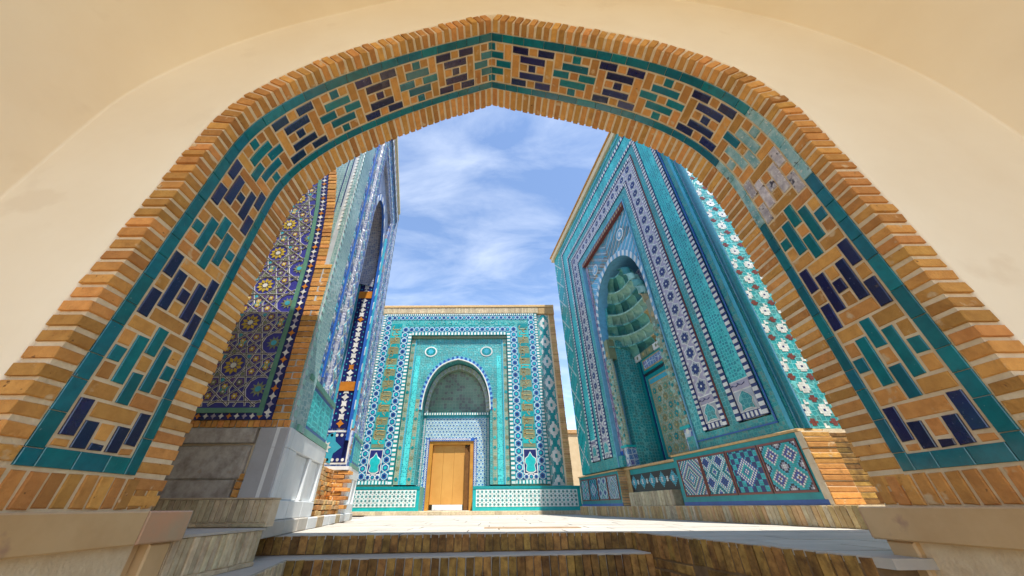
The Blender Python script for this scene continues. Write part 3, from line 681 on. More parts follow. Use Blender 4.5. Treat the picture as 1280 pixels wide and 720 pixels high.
# plinth of star tiles on both sides of the door
def tile_plinth(u0_, u1_, name='plinth'):
    mb = MB(mpC); mb.box(u0_, u1_, .1, .72, -.62, .20, 't_turq')
    mb.box(u0_+.10, u1_-.10, .20, .63, .20, .206, 't_white')
    n = int((u1_-u0_-.2)/.118); dx_ = (u1_-u0_-.2)/n
    for i in range(n):
        for j in range(4):
            x = u0_+.10+(i+.5)*dx_; z = .20+(j+.5)*.43/4
            mb.prism(star(x, z, .05, .026, 6), .206, .210, 't_turq'); mb.prism(ngon(x, z, .017, 6), .210, .213, 't_red')
            if j < 3 and i < n-1: mb.prism(ngon(x+dx_/2, z+.054, .021, 4), .206, .209, ('t_teal', 't_grey')[(i+j) % 2])
    mb.box(u0_, u1_, .655, .725, .20, .215, 't_teal'); mb.build(name, cen_)
tile_plinth(-4.42, DU0-.06); tile_plinth(DU1+.07, 2.62)
mb = MB(mpC); mb.box(-4.5, 2.66, 0, .098, -.6, .30, 'mortar'); mb.build('base_course', cen_)
i = 0; x = -4.5
while x < 2.6:
    one('base_brick', cen_, mpC, x+.006, x+.21, .004, .096, .2, .31+random.uniform(0, .006), .004, 'brick_buff'); x += .216
# cornice of upright bricks, column strip with white and turquoise diamonds on the right corner
mb = MB(mpC); mb.box(-4.42, 1.86, 6.742, 7.08, -.3, .03, 'mortar')
mb.build('cornice', cen_)
x = -4.42
while x < 1.84: one('cornice_brick', cen_, mpC, x+.004, min(1.86, x+.058), 6.76, 7.0, -.1, .045+random.uniform(0, .006), .004, 'brick_buff'); x += .0625
one('cornice_cap', cen_, mpC, -4.46, 2.5, 7.02, 7.12, -.4, .07, .01, 'brick_pale')
one('cornice_corner', cen_, mpC, 1.864, 2.5, 6.70, 7.018, -.4, .05, .02, 'brick_pale')
mb = MB(mpC); zu0, zu1 = 1.80, 2.27; n = 16
for i in range(n):                                              # slightly rounded corner column
    pass
V = []; F = []
for j, z_ in enumerate((.74, 6.69)):
    for i in range(9): t = i/8; V.append((lerp(zu0, zu1, t), z_, -.06+.07*math.sin(math.pi*t)))
for i in range(8): F.append([i, i+1, i+10, i+9])
mb.add(V, F, 't_white')
du_ = (zu1-zu0)/12; nv_ = 150; dz_ = (6.68-.75)/nv_
for i in range(12):
    for j in range(nv_):
        a = abs(i-5.5); ph = (j % 20)
        d1 = abs(a-abs(ph-10)*.62); c = None
        if d1 < 1.7: c = 't_teal'
        elif a < 1.1 and (ph < 2 or ph > 18): c = 't_teal'
        elif a > 4.4 and 6 < ph < 14: c = 't_turq'
        elif a < 1.6 and abs(ph-10) < 1.6: c = 't_turq'
        if c:
            t = (i+.5)/12; w_ = -.06+.07*math.sin(math.pi*t)+.004; x = zu0+i*du_; z_ = .75+j*dz_
            mb.add([(x, z_, w_), (x+du_, z_, w_), (x+du_, z_+dz_, w_), (x, z_+dz_, w_)], [[0, 1, 2, 3]], c)
mb.build('diamond_column', cen_)
# sunlit wall glimpsed behind, between the mausoleum and the right portal
bk = thing('far_wall', 'bright sunlit cream wall glimpsed in the gap right of the mausoleum', 'wall', (4.4, 17, 0))
mpB = lambda u, v, w: (u, 17-w, v)
mb = MB(mpB); mb.box(2.9, 8.0, 0, 3.05, -.4, 0, 'cream'); mb.build('wall', bk)
one('coping', bk, mpB, 2.85, 8.05, 3.052, 3.24, -.45, .06, .02, 'brick_pale')

# ================================================================== RIGHT PORTAL
LR = Vector((-.15, 1, 0)).normalized(); NR = Vector((-LR.y, LR.x, 0)); R0 = Vector((3.62, 4.28, 0))
rp = thing('tiled_portal', 'tall turquoise portal on the right with a muqarnas niche and cream cornice', 'portal', (3.5, 7.5, 0), 'tiled portals flanking the court')
mpR = lambda s, z, w: (R0.x+LR.x*s+NR.x*w, R0.y+LR.y*s+NR.y*w, z)
sc = 3.18; RH = 9.0
mb = MB(mpR)
mb.box(.04, sc-1.21, 0, RH, -4.6, -.10, 'brick_pale'); mb.box(sc+1.21, 7.0, 0, RH, -4.6, -.10, 'brick_pale'); mb.box(sc-1.21, sc+1.21, 5.9, RH, -4.6, -.10, 'brick_pale'); mb.box(sc-1.21, sc+1.21, 0, 5.9, -4.6, -1.15, 'brick_pale')
mb.build('wall', rp)
# frames, outermost first; half widths from the axis sc
mb = MB(mpR); mb.box(.0, .25, .95, 8.80, -.12, -.004, 'a_teal_dense'); mb.box(.02, .075, .95, 8.8, -.004, .02, 't_cyan'); mb.box(.20, .222, 1.1, 8.6, -.004, .012, 't_blue'); mb.box(.25, 6.35, 8.42, 8.80, -.12, -.004, 'a_teal_dense'); mb.box(.25, 6.35, 8.6, 8.66, -.004, .014, 't_cyan'); mb.box(6.10, 6.35, .95, 8.42, -.12, -.004, 'a_teal_dense')
mb.box(.25, 2.0, .95, 1.18, -.12, -.004, 'a_teal_dense'); mb.box(4.40, 6.1, .95, 1.18, -.12, -.004, 'a_teal_dense'); mb.box(.2, 1.75, 1.07, 1.09, -.004, .012, 't_blue'); mb.build('outer_field', rp)
W2 = 2.92
pi_frame('rope_border', rp, mpR, sc, 2.83, 2.93, 1.20, 8.30, 8.42, -.12, .016, 't_navy', pat_rope('t_white'))
pi_frame('turquoise_relief', rp, mpR, sc, 2.47, 2.829, 1.72, 7.88, 8.299, -.12, .0, 'a_relief')
pi_frame('rope_border', rp, mpR, sc, 2.37, 2.469, 1.20, 7.78, 7.879, -.12, .016, 't_navy', pat_rope('t_white'))
pi_frame('teal_band', rp, mpR, sc, 2.20, 2.369, 1.18, 7.58, 7.779, -.12, -.004, 'a_teal')
pi_frame('red_line', rp, mpR, sc, 2.185, 2.199, 1.20, 7.56, 7.579, -.12, .012, 't_red')
pi_frame('rope_border', rp, mpR, sc, 2.10, 2.184, 1.20, 7.47, 7.559, -.12, .016, 't_navy', pat_rope('t_white'))
pi_frame('medallion_chain', rp, mpR, sc, 1.745, 2.099, 1.70, 7.13, 7.469, -.12, .0, 't_lilac', pat_med())
pi_frame('rope_border', rp, mpR, sc, 1.66, 1.744, 1.20, 7.045, 7.129, -.12, .016, 't_navy', pat_rope('t_white'))
pi_frame('teal_band', rp, mpR, sc, 1.43, 1.659, 1.18, 6.82, 7.044, -.12, -.004, 'a_teal', pat_none)
pi_frame('blue_line', rp, mpR, sc, 1.40, 1.429, .95, 6.78, 6.819, -.12, .02, 't_sky')
# foot cartouches of the two inner bands
for s in (-1, 1):
    for o0, o1 in ((2.47, 2.829), (1.745, 2.099)):
        a0, a1 = (sc+o0, sc+o1) if s > 0 else (sc-o1, sc-o0)
        mb = MB(mpR); top = 1.72 if o0 > 2 else 1.70
        mb.box(a0, a1, 1.2, top, -.12, .0, 't_white'); mb.box(a0+.02, a1-.02, 1.235+.07, top-.15, .0, .004, 't_grey'); mb.box(a0+.02, a1-.02, top-.13, top-.02, .0, .004, 't_lilac')
        pat_script('t_navy')(mb, (lambda a, b, a0=a0, top=top: (a0+.03+a, top-.12+b)), a1-a0+.12, .09, .004)
        cx_ = (a0+a1)/2; cz_ = 1.43
        P = [(cx_+a*.15, cz_+b*.14) for a, b in ((-.75, -.85), (-.3, -.7), (.3, -.7), (.75, -.85), (.6, -.25), (.8, .1), (.55, .5), (0, .95), (-.55, .5), (-.8, .1), (-.6, -.25))]
        mb.prism([(cx_+(p[0]-cx_)*1.14, cz_+(p[1]-cz_)*1.12) for p in P], .004, .008, 't_white'); mb.prism(P, .008, .012, 'a_teal')
        mb.box(a0, a1, 1.2, 1.29, .0, .004, 't_navy'); pat_rope('t_white')(mb, (lambda a, b, a0=a0: (a0+a, 1.205+b)), a1-a0, .08, .004)
        mb.build('cartouche', rp)
# blue brick spandrel with the niche arch
RHW, RVS, RVA = 1.20, 4.35, 5.80
spandrel('spandrel', rp, mpR, sc, RHW, RVS, RVA, 1.40, .95, 6.78, -1.0, -.10, 't_sky')
mb = MB(mpR)
for s in (-1, 1):                                               # slanting lines of white glazed brick over the spandrel
    for k in range(-14, 26):
        run = []
        for q in range(60):
            du = .02+q*.022; z_ = 4.3+k*.11+du*.75
            ok = du < 1.26 and z_ < 6.62 and z_ > (arch_y(du, RHW, RVS, RVA)+.16 if du < RHW+.05 else 4.4)
            if ok: run.append((sc+s*du, z_))
            if (not ok or q == 59) and run:
                if len(run) > 2: stroke(mb, (lambda p, r: (p, r)), [run[0], run[-1]], .016 if k % 2 else .026, -.10, -.095, 't_white' if k % 2 else 't_cyan')
                run = []
stuff(mb.build('spandrel_tiles', rp))
for s in (-1, 1):
    mb = MB(mpR); c = (sc+s*.80, 6.17)
    mb.prism(ngon(*c, .17, 18), -.092, -.082, 't_white'); mb.prism(ngon(*c, .135, 18), -.082, -.078, 't_sky'); mb.prism(star(*c, .09, .05, 8), -.078, -.074, 't_white'); mb.build('medallion', rp)
arch_band('arch_border', rp, mpR, sc, RHW, RHW+.13, RVS, RVA, RVA+.15, RVS-.9, -.11, -.085, 't_sky', 't_white')
mb = MB(mpR); mb.box(sc-1.38, sc+1.38, 6.67, 6.775, -.1, .01, 't_red'); 
for i in range(46): mb.box(sc-1.37+i*.06, sc-1.335+i*.06, 6.66, 6.77, .01, .014, 't_gold' if i % 2 else 't_red')
mb.build('soffit_or_shade_band', rp)
for s in (-1, 1):                                               # script strip and patterned engaged column beside the niche
    mb = MB(mpR); a0 = sc+s*1.33-.06
    mb.box(a0, a0+.12, .95, 6.66, -.1, -.085, 't_lilac'); pat_script('t_violet')(mb, (lambda a, b, a0=a0: (a0+.01+b, 1.35+a)), 5.2, .10, -.085)
    mb.box(a0, a0+.12, .95, 1.28, -.085, -.075, 't_blue'); mb.prism(star(a0+.06, 1.12, .05, .03, 6), -.075, -.07, 't_white')
    mb.build('script_strip', rp)
    mb = MB(mpR); V = []; F = []; cx_ = sc+s*1.14; 
    for z_ in (1.35, 3.45):
        for i in range(11): t = math.pi*(i/10); V.append((cx_-.13*math.cos(t), z_, -.16+.10*math.sin(t)))
    for i in range(10): F.append([i, i+1, i+12, i+11])
    mb.add(V, F, 'a_green'); mb.box(cx_-.10, cx_+.10, .95, 1.35, -.3, -.09, 'a_blue'); mb.box(cx_-.14, cx_+.14, 1.33, 1.38, -.3, -.05, 't_turq')
    for k in range(3): mb.prism(star(cx_, 1.05+k*.12, .05, .035, 6), -.09, -.085, 't_white')
    for k in range(17):
        for t in (.3, .5, .7): a = math.pi*t; mb.prism(ngon(cx_-.13*math.cos(a), 1.47+k*.115+(.057 if t == .5 else 0), .036, 6), -.16+.10*math.sin(a)-.01, -.16+.10*math.sin(a)+.006, ('t_mint', 't_teal', 't_olive')[(k+int(t*10)) % 3])
    mb.box(cx_-.12, cx_+.12, 3.46, 4.0, -.3, -.10, 't_olive'); mb.prism(star(cx_, 3.62, .08, .05, 8), -.10, -.09, 't_gold')
    mb.build('engaged_column', rp)
# niche: side walls and back wall with star panel
ND = -.85
mb = MB(mpR)
mb.box(sc-1.02, sc+1.02, .95, 3.52, -1.1, ND, 'a_teal'); mb.box(sc-1.22, sc-1.02, .2, 5.0, -1.1, -.3, 'a_teal'); mb.box(sc+1.02, sc+1.22, .2, 5.0, -1.1, -.3, 'a_teal')
mb.box(sc+.90, sc+1.00, .95, 3.4, ND, ND+.03, 't_teal'); mb.box(sc+.86, sc+.885, .95, 3.4, ND, ND+.02, 't_navy'); mb.box(sc-1.0, sc-.9, .95, 3.4, ND, ND+.03, 't_teal')
mb.box(sc-.84, sc+.84, 3.0, 3.36, ND, ND+.03, 't_teal'); mb.box(sc-.76, sc+.76, 3.06, 3.31, ND+.03, ND+.034, 't_gold'); mb.box(sc-.73, sc+.73, 3.09, 3.28, ND+.034, ND+.038, 'a_blue')
mb.box(sc-.84, sc+.84, 2.93, 2.985, ND, ND+.02, 't_dark')
mb.build('niche_wall', rp)
mb = MB(mpR)
mb.box(sc-.80, sc+.80, 1.02, 2.92, ND, ND+.02, 't_teal'); mb.box(sc-.70, sc+.70, 1.1, 2.82, ND+.02, ND+.024, 't_gold'); mb.box(sc-.67, sc+.67, 1.13, 2.66, ND+.024, ND+.028, 'a_green'); mb.box(sc-.67, sc+.67, 2.69, 2.79, ND+.024, ND+.03, 't_cyan')
for j in range(7):
    for i in range(6):
        x = sc-.56+i*.225+(j % 2)*.11; z_ = 1.24+j*.21
        if x > sc+.62: continue
        mb.prism(star(x, z_, .095, .07, 8), ND+.028, ND+.031, 't_gold'); mb.prism(star(x, z_, .082, .06, 8), ND+.031, ND+.035, ('t_green', 't_olive', 't_teal')[(i+2*j) % 3]); mb.prism(ngon(x, z_, .025, 6), ND+.035, ND+.038, 't_gold')
mb.build('star_panel', rp)
# stalactite vault: tiers of scalloped cells
tiers = [(3.52, 1.06, .84, 11), (3.78, 1.00, .76, 11), (4.05, .93, .68, 10), (4.32, .84, .58, 9), (4.59, .73, .48, 8), (4.86, .60, .38, 7), (5.13, .45, .28, 6), (5.46, .20, .14, 1)]
def ctr(k, t):
    z_, a, d, _ = tiers[k]; th = math.pi*t; e = .75
    c_, s_ = math.cos(th), math.sin(th)
    return (sc-a*math.copysign(abs(c_)**e, c_), -.14-d*abs(s_)**e, z_)
for k in range(7):
    nn = tiers[k][3]
    for i in range(nn+(k % 2)):
        mb = MB(mpR); of = .5*(k % 2); t0, t1_ = max(0, (i-of)/nn), min(1, (i+1-of)/nn); V = []; F = []; NX, NZ = 8, 6
        for q in range(NZ+1):
            for p_ in range(NX+1):
                t = lerp(t0, t1_, p_/NX); A = ctr(k, t); B = ctr(k+1, t); f_ = q/NZ
                e = f_**5; bl_ = math.sin(math.pi*p_/NX)**.6*(1-f_**4); bulge = .13*bl_*math.sin(math.pi*t)
                x = lerp(A[0], B[0], e); y_ = lerp(A[1], B[1], e)-bulge
                x += math.copysign(.13*bl_*abs(math.cos(math.pi*t)), x-sc)
                V.append((x, lerp(A[2], B[2], f_)-.05*(1-abs(2*p_/NX-1))*0, y_))
        for q in range(NZ):
            for p_ in range(NX): a = q*(NX+1)+p_; F.append([a, a+1, a+NX+2, a+NX+1])
        b0_ = len(V)                                             # pointed lip hanging at the cell's foot
        warm = (i < nn*.5 and k < 3)
        cm = 'm_gold' if warm and (i+k) % 4 else ('m_green', 'm_mint', 'm_deep', 'm_mint')[(i*2+k*3) % 4]
        mb.add(V, F, cm)
        for p_ in (0,):                                          # raised rib between neighbouring cells
            for q in range(NZ): 
                P0_ = V[q*(NX+1)+p_]; P1_ = V[(q+1)*(NX+1)+p_]
                mb.add([(P0_[0]-.012, P0_[1], P0_[2]+.012), (P0_[0]+.012, P0_[1], P0_[2]+.012), (P1_[0]+.012, P1_[1], P1_[2]+.012), (P1_[0]-.012, P1_[1], P1_[2]+.012)], [[0, 1, 2, 3]], cm)
        for p_ in range(NX):                                     # pale lip along the cell's upper edge
            P0_ = V[NZ*(NX+1)+p_]; P1_ = V[NZ*(NX+1)+p_+1]
            mb.add([(P0_[0], P0_[1]-.02, P0_[2]+.01), (P1_[0], P1_[1]-.02, P1_[2]+.01), (P1_[0], P1_[1]+.02, P1_[2]+.012), (P0_[0], P0_[1]+.02, P0_[2]+.012)], [[0, 1, 2, 3]], cm)
        o_ = mb.build('muqarnas_cell', rp)
mb = MB(mpR)                                                    # shelves under each tier and the ribbed crown
for k in range(1, 7):
    V = []; F = []
    for i in range(41):
        t = i/40; A = ctr(k, t); nn = tiers[k][3]; ph = abs(math.sin(math.pi*t*nn))
        V += [(A[0], A[2]-.004, A[1]), (A[0]+(A[0]-sc)*.12*ph, A[2]-.004, A[1]-.10*ph)]
    for i in range(40): a = i*2; F.append([a, a+1, a+3, a+2])
    mb.add(V, F, 'm_deep')
mb.build('muqarnas_shelf', rp)
mb = MB(mpR); P = [(sc-RHW, RVS)]+arch_pts(sc, RHW, RVS, RVA)+[(sc+RHW, RVS)]; mb.prism(P, -1.02, -.98, 'a_blue')
mb.build('niche_crown', rp)
mb = MB(mpR)
for i in range(7):
    x = sc-1.0+i*.29; mb.box(x, x+.27, 3.36, 3.515, ND, ND+.06, ('t_white', 't_olive', 't_olive')[i % 3]); mb.prism(star(x+.135, 3.44, .05, .03, 6), ND+.06, ND+.065, ('t_olive', 't_gold', 't_gold')[i % 3])
mb.build('frieze', rp)
# cornice
mb = MB(mpR); mb.box(-.06, 7.12, 8.80, 9.0, -.4, .06, 'cream'); mb.build('cornice', rp)
one('cornice_cap', rp, mpR, -.1, 7.16, 9.003, 9.06, -.5, .10, .01, 'brick')
# corner column, far column with diamonds
mb = MB(mpR); V = []; F = []
for z_ in (.95, 8.8):
    for i in range(13): t = 2*math.pi*i/12; V.append((-.05+.07*math.cos(t), z_, -.05+.07*math.sin(t)))
for i in range(12): F.append([i, i+1, i+14, i+13])
mb.add(V, F, 'glaze_teal'); mb.build('corner_column', rp, True)
mb = MB(mpR); mb.box(6.35, 6.98, .95, 8.8, -.12, -.02, 't_turq'); 
cells(mb, None, 6.37, 6.96, 1.0, 8.78, 9, 110, (lambda i, j: 't_white' if abs(abs(i-4)-abs((j % 12)-6)) == 0 or (abs(i-4)+abs((j % 12)-6) == 12) else ('t_teal' if (i+j) % 5 == 0 else None)), -.02)
mb.build('diamond_column', rp)
# return wall facing the gateway: flowers in cut tile
mpF = lambda a, z, w: (R0.x+.09+a, R0.y+.02-w, z)
mb = MB(mpF); mb.box(0, 4.6, .95, 9.0, -.2, .0, 'a_teal')
SP = ["..www..", ".wwwww.", ".wwdww.", ".wwwww.", "..www..", ".......", "....rr.", "...rrrr", "w...rr.", "ww....."]
def flower(i, j):
    jj = j % 10; ii = (i+(4 if (j//10) % 2 else 0)) % 9
    if ii > 6: return None
    return {'w': 't_white', 'd': 't_navy', 'r': 't_red', '.': None}[SP[9-jj][ii]]
cells(mb, None, .02, 1.58, .97, 8.2, 56, 260, flower, 0., .004, .02)
mb.build('flower_mosaic', rp)
# plinths with framed mosaic panels
def diag(kind):
    T_, B_, N_, W_, K_, Rr = 't_turq', 't_blue', 't_navy', 't_white', 't_dark', 't_red'
    def f0_(i, j):                                               # four rosettes on a lozenge grid
        d = abs((i % 11)-5)+abs((j % 11)-5)
        return [Rr, W_, B_, 't_violet', W_, T_, T_, 't_cyan', K_, 't_lilac', W_][min(d, 10)]
    def f1_(i, j):
        d = abs(i-11)+abs(j-10); e = (i+j) % 6 < 2 or (i-j) % 6 < 2
        return [B_, W_, B_, T_, T_, W_][d % 6] if d < 9 else (N_ if (i//3+j//3) % 2 else (T_ if e else 't_cyan'))
    def f2_(i, j):
        d = abs((i % 12)-6)+abs((j % 12)-6)
        return [N_, B_, N_, 't_blue', W_, 't_cyan', W_, T_, N_, T_, W_, B_, B_][d]
    def f3_(i, j):
        d = abs(i-11)+abs(j-10)
        return ['t_lilac', W_, T_, B_, W_, N_, T_, W_, 't_olive', B_][d % 10]
    return [f0_, f1_, f2_, f3_][kind]
def plinth(name, s0, s1, z0, z1, pr, n, kinds):
    mb = MB(mpR); mb.box(s0, s1, z0+.05, z1, -.3, pr, 't_teal'); mb.box(s0, s1, z0, z0+.05, -.3, pr+.006, 't_blue'); P = mb.build(name, rp)
    one('plinth_cap', rp, mpR, s0-.02, s1+.02, z1+.002, z1+.03, -.3, pr+.03, .006, 'brick_pale')
    wd_ = (s1-s0-.16)/n
    for k in range(n):
        a0 = s0+.10+k*wd_; a1 = a0+wd_-.06; b0, b1 = z0+.14, z1-.08
        m = MB(mpR); g = .022
        for q in ((a0-g, a0, b0-g, b1+g), (a1, a1+g, b0-g, b1+g), (a0, a1, b0-g, b0), (a0, a1, b1, b1+g)): m.box(*q, pr-.05, pr+.012, 't_red')
        m.box(a0, a1, b0, b1, pr-.05, pr+.0015, 't_dark'); cells(m, None, a0+.004, a1-.004, b0+.004, b1-.004, 22, 22, diag(kinds[k % len(kinds)]), pr+.0015, .003, .04)
        m.build('mosaic_panel', P)
    return P
plinth('plinth', -.06, 2.42, .20, .92, .07, 4, [0, 1, 2, 3])
plinth('plinth', 4.60, 7.06, .20, .88, .07, 4, [3, 2, 1, 0])
# low tiled bench wall in the recess, buff steps before it
mb = MB(mpR); mb.box(2.44, 4.58, .2, .88, -1.0, -.12, 't_teal'); mb.box(2.6, 4.45, .45, .78, -.12, -.112, 't_dark')
cells(mb, None, 2.62, 4.43, .47, .76, 60, 10, (lambda i, j: 't_white' if (i % 6 in (0, 1) and 3 < j < 7) else ('t_cyan' if abs((i % 12)-6)+abs(j-5) < 5 else None)), -.112, .003)
mb.build('recess_plinth', rp)
one('recess_cap', rp, mpR, 2.44, 4.58, .884, .93, -1.0, -.08, .008, 'brick_pale')
for k in range(16): one('step_brick', rp, mpR, 2.72+k*.1, 2.81+k*.1, .2, .44, -.3, .05, .006, 'brick_buff', jit=.003)
mpE = lambda a, z, w: (R0.x+LR.x*-.06-.07+a+.005, R0.y+LR.y*-.06-.055-w, z)
for k in range(13):                                             # brick ends of the plinths
    one('end_brick', rp, mpE, .315, 1.1, .205+k*.0545, .205+k*.0545+.047, -.2, random.uniform(-.05, -.042), .004, 'brick_step', jit=.003); one('end_brick', rp, mpE, -.01, random.uniform(.29, .31), .205+k*.0545, .205+k*.0545+.047, -.1, random.uniform(.0, .012), .004, 'brick', jit=.003)
    mpE2 = lambda a, z, w: (mpR(4.60, z, .07)[0]+a, mpR(4.60, z, .07)[1]-w, z)
    one('end_brick', rp, mpE2, .0, random.uniform(.24, .26), .205+k*.0515, .205+k*.0515+.045, -.1, random.uniform(.0, .012), .004, 'brick_pale', jit=.003)
mb = MB(mpE); mb.box(-.012, .3, .2, .92, -.12, -.002, 'mortar'); mb.box(.3, 4.8, .0, .95, -.25, -.055, 'mortar'); mb.build('end_wall', rp)
mb = MB(mpR); mb.box(-.35, 7.1, 0, .198, -.6, .12, 'mortar'); mb.build('base_course', rp)
a = -.35
while a < 7.05:
    w = .062; one('base_brick', rp, mpR, a+.004, a+w-.004, .004, .194, .05, .125+random.uniform(.0, .008), .004, random.choice(['brick_pale', 'brick_pale', 'brick_buff']), jit=.003); a += w

# ================================================================== LEFT PORTAL
LL = Vector((-.205, 1, 0)).normalized(); NL = Vector((LL.y, -LL.x, 0)); L0 = Vector((-1.83, 3.2, 0)); LEAN = .03; LH = 8.05; LE = 4.62
lp = thing('tiled_portal', 'blue tiled portal on the left with a star panel and marble footing', 'portal', (-2.6, 5.2, 0), 'tiled portals flanking the court')
mpL = lambda s, z, w: (L0.x+LL.x*s+NL.x*w-LEAN*max(0, z-.77), L0.y+LL.y*s+NL.y*w, z)
def shr(mp_): return lambda s, z, w: mp_(s+.2095*max(0, -w-.08), z, w)
mpLs = shr(mpL)
mpG = lambda x, z, w: (x-LEAN*max(0, z-.77), L0.y-w, z)         # end wall facing the gateway
lc = 2.47; LHW = 1.02; LVS = 4.5; LVA = 6.25
mb = MB(mpLs)
mb.box(.12, lc-LHW, .0, LH, -3.4, -.08, 'brick_pale'); mb.box(lc+LHW, LE, 0, LH, -3.4, -.08, 'brick_pale'); mb.box(lc-LHW, lc+LHW, 6.3, LH, -3.4, -.08, 'brick_pale'); mb.box(lc-LHW, lc+LHW, 0, 6.3, -3.4, -1.5, 'brick_pale')
mb.build('wall', lp)
# frames of the portal face
pi_frame('edge_strip', lp, mpL, lc, 2.36, 2.46, .80, LH-.12, LH, -.1, .012, 't_grey', pat_rope('t_mint', 't_white'), 'LT')
pi_frame('brick_strip', lp, mpL, lc, 2.26, 2.359, .80, LH-.24, LH-.121, -.1, .02, 'brick', pat_none, 'LT')
pi_frame('rope_border', lp, mpL, lc, 2.02, 2.259, 1.35, LH-.46, LH-.241, -.1, .016, 'a_bluepale', pat_rope('t_grey'), 'LTR')
pi_frame('blue_panel_band', lp, mpL, lc, 1.46, 2.019, 1.35, LH-1.0, LH-.461, -.1, -.03, 'a_bluepale', pat_stars(4), 'LTR')
pi_frame('blue_line', lp, mpL, lc, 1.70, 1.73, 1.5, LH-.76, LH-.73, -.03, -.01, 't_blue', pat_none, 'LT')
pi_frame('rope_border', lp, mpL, lc, 1.22, 1.459, 1.35, LH-1.22, LH-1.001, -.1, .016, 'a_lilac', pat_diam('t_white', 't_cyan', 't_blue'), 'LTR')
pi_frame('medallion_chain', lp, mpL, lc, 1.02, 1.219, 1.35, 6.6, LH-1.221, -.1, .0, 'a_lilac', pat_med('t_grey', 't_lilac', 't_blue'), 'LTR')
spandrel('spandrel', lp, mpL, lc, LHW-.02, LVS, LVA, LHW, 1.2, 6.6, -.8, -.06, 'a_lilac', low=True)
arch_band('arch_border', lp, mpL, lc, LHW-.14, LHW-.02, LVS, LVA-.16, LVA-.02, 1.2, -.10, -.05, 't_blue', 't_white')
# the framed turquoise panel low on the near pier, its twin on the far pier
for a0, a1 in ((.14, 1.42), (3.52, LE-.06)):
    mb = MB(mpL); mb.box(a0, a1, .80, 1.345, -.1, .02, 't_teal'); mb.box(a0+.05, a1-.05, .86, 1.29, .02, .03, 't_blue'); mb.box(a0+.09, a1-.09, .90, 1.25, .03, .034, 'a_relief')
    for q in ((a0, a1, 1.29, 1.345), (a0, a1, .80, .86)): mb.box(q[0], q[1], q[2], q[3], .02, .05, 't_green')
    mb.build('framed_panel', lp)
# reveal of the far pier inside the portal, facing the gateway
sF = lc+LHW-.02; OF = mpL(sF, 0, 0)
mpV = lambda d, z, w: (OF[0]-d-LEAN*max(0, z-.77), OF[1]-w-.0, z)
mb = MB(mpV); mb.box(.0, 1.6, .80, LVA+.2, -.1, .02, 'a_flor')
for o0, o1, mt in ((.0, .10, 't_cyan'), (.12, .42, 't_navy'), (.44, .50, 't_cyan'), (.52, .82, 'a_flor'), (.86, .90, 't_white')): mb.box(o0, o1, 1.42, 6.0, .02, .03, mt)
for k in range(38):
    z_ = 1.5+k*.12
    mb.prism(star(.27, z_, .075, .04, 4, .78 if k % 2 else 0), .03, .036, 't_white' if k % 9 else 't_orange'); 
    for d in (.16, .38): mb.prism(ngon(d, z_+.06, .018, 4), .03, .034, 't_cyan')
    if k % 2 == 0: mb.prism(star(.67, z_, .10, .06, 8), .03, .036, ('t_white', 't_red', 't_green')[k//2 % 3]); mb.prism(ngon(.67, z_, .045, 6), .036, .04, ('t_navy', 't_yellow', 't_white')[k//2 % 3])
for z_ in (2.1, 4.2): mb.box(.12, .42, z_, z_+.18, .036, .042, 't_orange')
mb.box(.02, .9, .83, 1.38, .02, .03, 't_white'); mb.box(.05, .87, .86, 1.35, .03, .034, 't_navy'); mb.prism(star(.46, 1.1, .30, .2, 6), .034, .038, 't_cyan'); mb.prism(star(.46, 1.1, .12, .07, 8), .038, .042, 't_white')
for i in range(9):
    for j in (.9, 1.3): mb.prism(ngon(.1+i*.09, j, .028, 6), .034, .038, 't_white')
mb.build('reveal_mosaic', lp)
mb = MB(mpL); mb.box(lc-LHW, lc+LHW, 0, 6.3, -1.48, -1.40, 'a_flor'); mb.build('portal_back', lp)
# ---- end wall: star panel in an arched frame
def xr(z): return interp([(.9, -2.13), (1.9, -2.145), (2.6, -2.17), (3.0, -2.20), (3.6, -2.27), (4.2, -2.38), (4.8, -2.56), (5.4, -2.80), (6.0, -3.15), (6.3, -3.4)], z)
XL = -3.75
mb = MB(mpG); mb.box(XL-.6, -1.83, .80, LH, -.3, .0, 'a_pale')
for k, x_ in enumerate((-2.02, -1.95)): mb.box(x_, x_+.012, 3.3+k*.3, LH-.5, .0, .006, 't_navy')
for k in range(70): mb.prism(ngon(-1.9, 3.2+k*.07, .03, 4), .0, .006, 't_white')
mb.build('end_wall', lp)
zs = [.97+i*.1 for i in range(50)]
def curve_strip(name, o0, o1, w0, w1, mt, z0=.9, z1=5.9, parent=lp, deco=None):
    mb = MB(mpG); Z = [lerp(z0, z1, i/50) for i in range(51)]; V = []; F = []
    for z_ in Z: V += [(xr(z_)+o0, z_, w0), (xr(z_)+o0, z_, w1), (xr(z_)+o1, z_, w1), (xr(z_)+o1, z_, w0)]
    for i in range(50):
        a = i*4; b = a+4; F += [[a, a+1, b+1, b], [a+1, a+2, b+2, b+1], [a+2, a+3, b+3, b+2]]
    mb.add(V, F, mt)
    if deco: deco(mb)
    return mb.build(name, parent)
mb = MB(mpG); Z = [lerp(.97, 5.9, i/50) for i in range(51)]
mb.add([(XL, z_, .012) for z_ in Z]+[(xr(z_), z_, .012) for z_ in Z], [[i, i+51, i+52, i+1] for i in range(50)], 't_indigo'); panel = mb.build('star_panel', lp)
